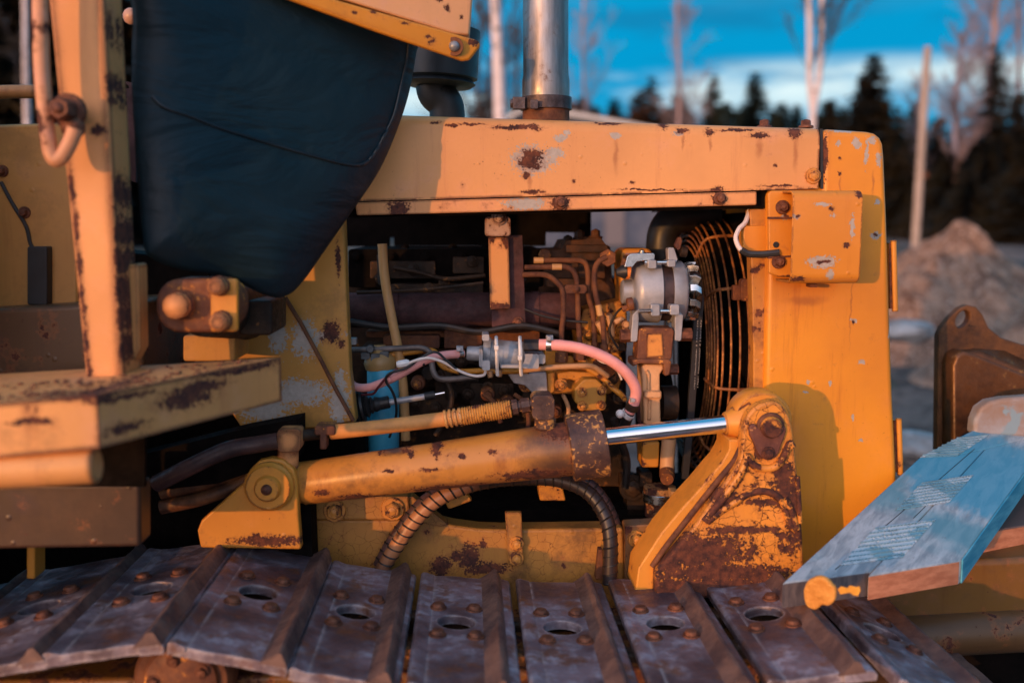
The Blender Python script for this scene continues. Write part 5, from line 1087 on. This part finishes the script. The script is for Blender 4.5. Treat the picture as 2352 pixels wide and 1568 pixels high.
# dirt mound
def mound(name, cx, cy, rx, ry, h, label, seed):
    rnd = random.Random(seed); g = G(); n, mth_ = 150, 60; ph = [(rnd.uniform(0, 6), rnd.uniform(.6, 1.4)) for _ in range(6)]
    rings = []
    from mathutils import noise as NZ
    for j in range(mth_ + 1):
        t = j / mth_; ring = []
        for i in range(n):
            a = 2 * math.pi * i / n; rr = t * (1 + .18 * math.sin(2 * a + ph[0][0]) + .1 * math.sin(5 * a + ph[1][0]))
            x, y = cx + rx * rr * math.cos(a), cy + ry * rr * math.sin(a)
            hh = h * (1 - t) ** 1.0 * (1 - .25 * t) + (.16 * NZ.noise(V((x * 1.6, y * 1.6, seed))) + .06 * NZ.noise(V((x * 5, y * 5, seed))) + .03 * NZ.noise(V((x * 14, y * 14, seed))) + .03 * NZ.noise(V((x * 31, y * 31, seed)))) * (1 - t ** 4)
            ring.append(g.bm.verts.new((x, y, hz(x, y) + hh - .05 * t)))
        rings.append(ring)
    g.skin(rings, cap=True)
    k = Mt(name + '_earth'); n2 = k.noise(5, 7, .7); n3 = k.noise(26, 5, .65)
    c = k.mx(k.mr(n2, .34, .66), (.15, .078, .05), (.46, .28, .19)); c = k.mx(k.mr(n3, .54, .64), c, (.62, .46, .37)); c = k.mx(k.mr(n3, .42, .3), c, (.06, .04, .035))
    mt_ = k.set(base=c, rough=.95, normal=k.bump(k.mth('ADD', n2, n3), 1.0, .05))
    return tag(g.build(name, mt_, ang=180), label, 'dirt pile')
pk = P(2196, 506, 9.2)
mound('dirt_pile', pk.x + .1, 9.3, 1.55, 1.5, pk.z - hz(pk.x, 9.2) - .02, 'tall heap of loose brown earth beyond the front of the bulldozer', 3)
pk = P(2330, 620, 8.0); mound('dirt_pile', pk.x + .5, 7.6, 1.5, 1.2, pk.z - hz(pk.x, 8) + .1, 'low spill of brown earth in front of the tall heap', 5)
from mathutils import noise as NZ
def stone(u, v, Y, r, label, sc=(1, 1, .7)):
    g = G(); bmesh.ops.create_icosphere(g.bm, subdivisions=4, radius=r)
    c = P(u, v, Y)
    for w in g.bm.verts:
        d = w.co.normalized(); w.co *= 1 + .22 * NZ.noise(d * 1.6 + V((u, v, 0))) + .07 * NZ.noise(d * 5 + V((v, 0, u)))
        w.co = V((w.co.x * sc[0], w.co.y * sc[1], w.co.z * sc[2])) + c
    tag(g.build('stone', rusty('grey_stone', (.20, .18, .17), (.46, .44, .43), None, 7, .9), ang=180), label, 'stone')
stone(2108, 1030, 3.6, .10, 'large pale boulder on the ground between the radiator and the blade')
stone(2085, 760, 6.5, .13, 'small stone on the dirt beside the front edge of the radiator', (1.3, 1, .6))

# pale shed seen through the engine bay
shx0, shx1 = P(1130, 400, 19).x, P(1530, 400, 19).x; zg = hz(0, 19)
sh = thing('shed', 'pale blue grey shed far behind, glimpsed through the open engine bay', 'shed', ((shx0 + shx1) / 2, 20.5, zg))
zr = P(1215, 246, 19).z; ze_ = P(1340, 300, 19).z
k = Mt('shed_wall'); n1 = k.noise(2.5, 4); M_shed = k.set(base=k.mx(k.mr(n1, .35, .65), (.06, .085, .14), (.11, .13, .18)), rough=.8)
part(G().prism([V((shx0, 19, zg - .3)), V((shx1, 19, zg - .3)), V((shx1, 19, ze_)), V((P(1215, 0, 19).x, 19, zr - .05)), V((shx0, 19, ze_))], (0, 3, 0)), 'wall', M_shed, sh)
xr = P(1215, 0, 19).x
part(G().prism([V((shx0 - .2, 18.8, ze_ - .08)), V((xr, 18.8, zr - .04)), V((shx1 + .2, 18.8, ze_ - .10)), V((shx1 + .2, 18.8, ze_ - .02)), V((xr, 18.8, zr + .04)), V((shx0 - .2, 18.8, ze_))], (0, 3.4, 0)), 'roof', plain('pale_roof_sheet', (.62, .62, .62), .6, 0, .1, 3), sh)
part(G().box((P(1395, 0, 19).x, 18.96, zg), (P(1440, 0, 19).x, 19.0, zg + .9)), 'door', plain('shed_door', (.16, .15, .17), .7), sh)
# utility pole
px_ = P(2114, 300, 17.5).x; zb = hz(px_, 17.5)
up = thing('utility_pole', 'plain grey brown wooden pole standing alone before the dark conifers', 'pole', (px_, 17.5, zb))
g = G(); g.lathe(V((px_, 17.5, zb - .3)), V((px_ + .06, 17.5, P(2120, 108, 17.5).z)), [(0, .075), (.5, .070), (1, .062)], 20)
k = Mt('pole_wood'); n1 = k.noise(6, 5, .6, sc=(6, 6, .5)); part(g, 'shaft', k.set(base=k.mx(k.mr(n1, .3, .7), (.30, .24, .20), (.52, .42, .36)), rough=.85, normal=k.bump(n1, .4, .004)), up)
q_ = P(2126, 402, 17.42); part(G().box(q_ - V((.02, .03, .05)), q_ + V((.03, .04, .05))), 'bracket', M_rust, up, bevel=.004)

# ---------------------------------------------------------------- trees
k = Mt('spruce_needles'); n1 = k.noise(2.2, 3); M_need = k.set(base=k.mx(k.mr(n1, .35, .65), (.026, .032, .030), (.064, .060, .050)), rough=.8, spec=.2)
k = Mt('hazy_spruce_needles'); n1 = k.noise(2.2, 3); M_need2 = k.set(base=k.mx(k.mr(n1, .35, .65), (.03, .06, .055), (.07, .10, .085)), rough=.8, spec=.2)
k = Mt('russet_foliage'); n1 = k.noise(2.2, 3); M_russ = k.set(base=k.mx(k.mr(n1, .35, .65), (.05, .03, .018), (.15, .075, .04)), rough=.85, spec=.2)
M_bark = plain('dark_bark', (.08, .055, .045), .9, 0, .4, 12, bump=.5)
k = Mt('birch_bark'); n1 = k.noise(3, 4, .6, sc=(2, 2, 6)); n2 = k.noise(6, 3, .5, sc=(1, 1, 3))
M_birch = k.set(base=k.mx(k.mr(n2, .60, .68), k.mx(k.mr(n1, .3, .7), (.58, .50, .50), (.80, .72, .72)), (.12, .09, .09)), rough=.75, normal=k.bump(n1, .3, .004))
M_twig = plain('bare_twigs', (.34, .25, .25), .85, 0, .25, 3, bump=0)
M_twigd = plain('dark_twigs', (.07, .06, .06), .9, 0, .3, 3, bump=0)
def conifer_mesh(seed, H=1., rad=.24, gappy=.0, top=.0, ragged=.35):
    """crown for a tree of height 1 (base of crown at .06): whorls of drooping boughs, each many small needle sprays"""
    rnd = random.Random(seed); g = G(); z_ = .08
    while z_ < .985:
        t = (z_ - .08) / .92; rr = rad * (1 - t) ** .85 + .006; nb = max(6, int(19 * (1 - t) + 7))
        for b in range(nb):
            if rnd.random() < gappy: continue
            a = rnd.uniform(0, 2 * math.pi); L = rr * rnd.uniform(1 - ragged, 1 + ragged * .5); dz = rnd.uniform(-.28, .05)
            d = V((math.cos(a), math.sin(a), dz)); sdv = V((-math.sin(a), math.cos(a), 0)); o = V((0, 0, z_ + rnd.uniform(-.012, .012)))
            ns = max(4, int(L / .016))
            for i in range(ns):
                s_ = (i + rnd.random()) / ns; p = o + d * L * s_ + V((0, 0, -.10 * L * s_ * s_)); w = (.016 + .030 * (1 - s_ * .6)) * (.45 + .75 * (1 - t))
                for sg in (-1, 1):
                    tip = p + sdv * sg * w * 1.25 * rnd.uniform(.7, 1.3) + d * w * rnd.uniform(.3, 1.) + V((0, 0, rnd.uniform(-.5, .12) * w))
                    q0 = p + d * w * .38 + V((0, 0, rnd.uniform(-.2, .2) * w)); 
                    g.bm.faces.new([g.bm.verts.new(x) for x in (p - d * w * .28, tip, q0)])
                tip = p + V((0, 0, -w * rnd.uniform(.4, 1.0))) + sdv * rnd.uniform(-.4, .4) * w
                g.bm.faces.new([g.bm.verts.new(x) for x in (p - d * w * .35, tip, p + d * w * .45)])
        z_ += .020 + .012 * (1 - t)
    me = bpy.data.meshes.new('crown'); g.bm.to_mesh(me); g.bm.free(); return me
CM = [conifer_mesh(s_, rad=r_, gappy=gp, ragged=rg) for s_, r_, gp, rg in ((1, .20, .05, .35), (2, .17, .15, .4), (3, .26, .25, .6), (4, .23, .1, .45))]
def trunk_mesh():
    g = G(); g.lathe(V((0, 0, -.03)), V((0, 0, .95)), [(0, .016), (.5, .010), (1, .002)], 8); me = bpy.data.meshes.new('trunk'); g.bm.to_mesh(me); g.bm.free(); me.materials.append(M_bark); return me
TM = trunk_mesh(); CMM = {}
def conifer(u, vtop, Y, label, kind=0, mat=M_need, group=None, wide=1., name='conifer_tree'):
    p = P(u, vtop, Y); zb = hz(p.x, Y); H = p.z - zb
    t = thing(name, label, 'tree', (p.x, Y, zb), group)
    key = (kind, mat.name)
    if key not in CMM: me = CM[kind].copy(); me.materials.append(mat); CMM[key] = me
    for nm, me, sc in (('crown', CMM[key], (H * wide, H * wide, H)), ('trunk', TM, (H, H, H))):
        o = bpy.data.objects.new(nm, me); COL.objects.link(o); o.parent = t; o.scale = sc; o.rotation_euler = (0, 0, u * .37)
    return t
def bare_tree(u, vtop, Y, r, label, seed, stems=((0, 0),), bark=M_birch, twig=M_twig, crown_from=.35, dens=1., name='bare_tree', spread=.22, lean=0., fork=.0, group=None):
    rnd = random.Random(seed); p = P(u, vtop, Y); zb = hz(p.x, Y); H = p.z - zb
    t = thing(name, label, 'tree', (p.x, Y, zb), group); base = V((p.x, Y, zb)); tg = G(); nstem = []
    for (dx, f0) in stems:
        pts = []
        for i in range(12):
            s_ = i / 11; off = dx * max(0, (s_ - fork) / (1 - fork)) ** .25 if s_ > fork else 0
            pts.append(base + V((off + lean * s_ * s_ + .012 * H * math.sin(s_ * 7 + seed + (dx * 4 if s_ > fork else 0)) * s_, rnd.uniform(-.01, .01) * H * s_, H * s_ - .05)))
        g = G(); g.tube(pts, lambda s_, r=r: r * (1 - .45 * s_) * (1. if len(stems) == 1 else .85), seg=12, n=3); part(g, 'trunk', bark, t); nstem.append(pts)
        nb = int(34 * dens)
        for b in range(nb):
            s_ = crown_from + (1 - crown_from) * rnd.random() ** .9; i = min(10, int(s_ * 11)); o = pts[i].lerp(pts[i + 1], s_ * 11 - i)
            a = rnd.uniform(0, 2 * math.pi); L = H * spread * (1.15 - s_ * .75) * rnd.uniform(.5, 1.2); d = V((math.cos(a), math.sin(a), rnd.uniform(.5, 1.4))).normalized()
            bp = [o, o + d * L * .4 + V((0, 0, .03 * L)), o + d * L * .75 + V((0, 0, .12 * L)), o + d * L + V((0, 0, .26 * L))]; br_ = r * .16 * (1.2 - s_)
            tg.tube(bp, lambda q, br_=br_: br_ * (1 - .8 * q) + .0016, seg=4, n=2, cap=False)
            for w in range(int(9 * dens) + 3):
                f_ = rnd.uniform(.2, 1); o2 = bp[0].lerp(bp[3], f_) + V((0, 0, .04 * L)); d2_ = (d + V((rnd.uniform(-1, 1), rnd.uniform(-1, 1), rnd.uniform(-.2, .9))) * .9).normalized(); L2 = L * rnd.uniform(.18, .45)
                tg.tube([o2, o2 + d2_ * L2 * .5 + V((0, 0, .05 * L2)), o2 + d2_ * L2 + V((rnd.uniform(-.1, .1), 0, .22)) * L2], .0038, seg=3, smooth=False, cap=False)
                for _ in range(3):
                    o3 = o2 + d2_ * L2 * rnd.uniform(.3, 1); d3 = (d2_ + V((rnd.uniform(-1, 1), rnd.uniform(-1, 1), rnd.uniform(-.3, .9)))).normalized()
                    tg.tube([o3, o3 + d3 * L2 * .45], .0026, seg=3, smooth=False, cap=False)
    part(tg, 'crown', twig, t, ang=180, recalc=False)
    return t
# right of the exhaust
conifer(2010, 122, 27, 'broad dark spruce standing just behind the front corner of the hood', 0, wide=1.9)
conifer(1985, 170, 30, 'shorter dark spruce half hidden at the left of the broad spruce', 1, wide=1.6)
conifer(1908, 228, 33, 'small dark spruce at the foot of the forked birch', 1, wide=1.6)
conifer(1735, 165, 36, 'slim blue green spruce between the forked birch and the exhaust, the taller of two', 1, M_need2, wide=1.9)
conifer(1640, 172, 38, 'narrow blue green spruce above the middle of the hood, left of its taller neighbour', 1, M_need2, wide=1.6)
conifer(1496, 175, 30, 'tall russet crowned tree over the hood, right of the exhaust pipe', 2, M_russ, wide=1.5)
conifer(1468, 205, 31, 'low russet bushy tree at the left of the tall russet one', 2, M_russ, wide=2.2)
conifer(1412, 226, 36, 'small dark spruce right beside the russet trees', 1, wide=2.2)
conifer(1332, 222, 34, 'small russet spruce tight against the right side of the exhaust pipe', 1, M_russ, wide=2)
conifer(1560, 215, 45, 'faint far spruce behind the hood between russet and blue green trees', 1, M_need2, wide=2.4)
conifer(2290, 98, 25, 'ragged tall pine at the right edge of the picture', 2, wide=1.2, name='pine_tree')
conifer(2345, 210, 24, 'dense dark conifer cut by the right edge of the picture', 3, wide=1.9)
dark = 'dark conifer in the thick stand behind the pole and the dirt heap'
for u, v, Y, kd in ((2075, 330, 33, 3), (2160, 265, 30, 3), (2205, 300, 27, 0), (2250, 270, 29, 3), (2120, 345, 36, 0), (2310, 300, 23, 3), (2180, 340, 24, 3), (2390, 240, 28, 0), (2060, 370, 26, 3), (2270, 330, 22, 3), (2225, 380, 21, 3), (2130, 400, 25, 3), (2350, 340, 20, 3)):
    conifer(u, v, Y, dark, kd, group='dark conifers of the stand behind the pole', wide=2.4)
bare_tree(1884, -330, 16, .074, 'pale birch forking into two stems above the hood', 11, stems=((-.17, 0), (.17, 0)), fork=.43, dens=.8, twig=M_twigd, crown_from=.45, spread=.18)
bare_tree(1144, -300, 14, .105, 'single white birch trunk between the air cleaner and the exhaust pipe', 12, dens=.7, twig=M_twigd, crown_from=.5)
bare_tree(2208, 66, 24, .10, 'bare pinkish tree left of the ragged pine', 13, bark=M_twig, dens=1.5, crown_from=.3)
bare_tree(2292, -120, 27, .12, 'very tall bare tree rising behind the ragged pine', 14, bark=M_twig, dens=1.7, crown_from=.35)
bare_tree(2110, 180, 30, .06, 'slight bare tree between the broad spruce and the pole', 15, bark=M_twig, dens=1.2, crown_from=.2)
bare_tree(2345, 0, 28, .08, 'bare tree at the right margin, over the dense conifer', 16, bark=M_twig, dens=1.3)
bare_tree(1562, -20, 26, .07, 'thin bare tree over the hood, right of the russet trees', 17, bark=M_twig, dens=1.0, crown_from=.3)
bare_tree(1345, -40, 27, .06, 'faint bare tree close to the right of the exhaust pipe', 18, bark=M_twig, dens=1.0, crown_from=.25)
bare_tree(1100, 30, 22, .06, 'dark twiggy tree behind the white birch, by the yellow console corner', 19, bark=M_bark, twig=M_twigd, dens=1.6, crown_from=.15, spread=.3)
bare_tree(1185, 60, 24, .06, 'dark twiggy tree close to the left of the exhaust pipe', 20, bark=M_bark, twig=M_twigd, dens=1.5, crown_from=.15, spread=.28)
conifer(1118, 205, 30, 'low dark spruce behind the foot of the white birch', 2, wide=2.5)
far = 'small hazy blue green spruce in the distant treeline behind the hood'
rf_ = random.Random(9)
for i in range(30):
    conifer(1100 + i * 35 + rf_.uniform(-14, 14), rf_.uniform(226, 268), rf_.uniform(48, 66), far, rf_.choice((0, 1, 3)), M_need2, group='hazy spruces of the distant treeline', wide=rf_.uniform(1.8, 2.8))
# left, seen behind the cab post
conifer(20, -140, 19, 'big dark spruce in the upper left corner', 3, wide=2)
conifer(-60, -60, 16, 'dark spruce cut by the left edge of the picture', 3, wide=2)
conifer(130, -180, 22, 'tall dark spruce hidden mostly by the yellow cab post', 3, wide=2)
conifer(285, -120, 20, 'dark spruce showing in the gap between post and seat', 2, wide=2)
conifer(350, -60, 24, 'dark spruce behind the black seat', 0, wide=2)
bare_tree(40, -200, 15, .06, 'thin pale birch stem at the far left, before the dark spruces', 21, dens=.3, twig=M_twigd)
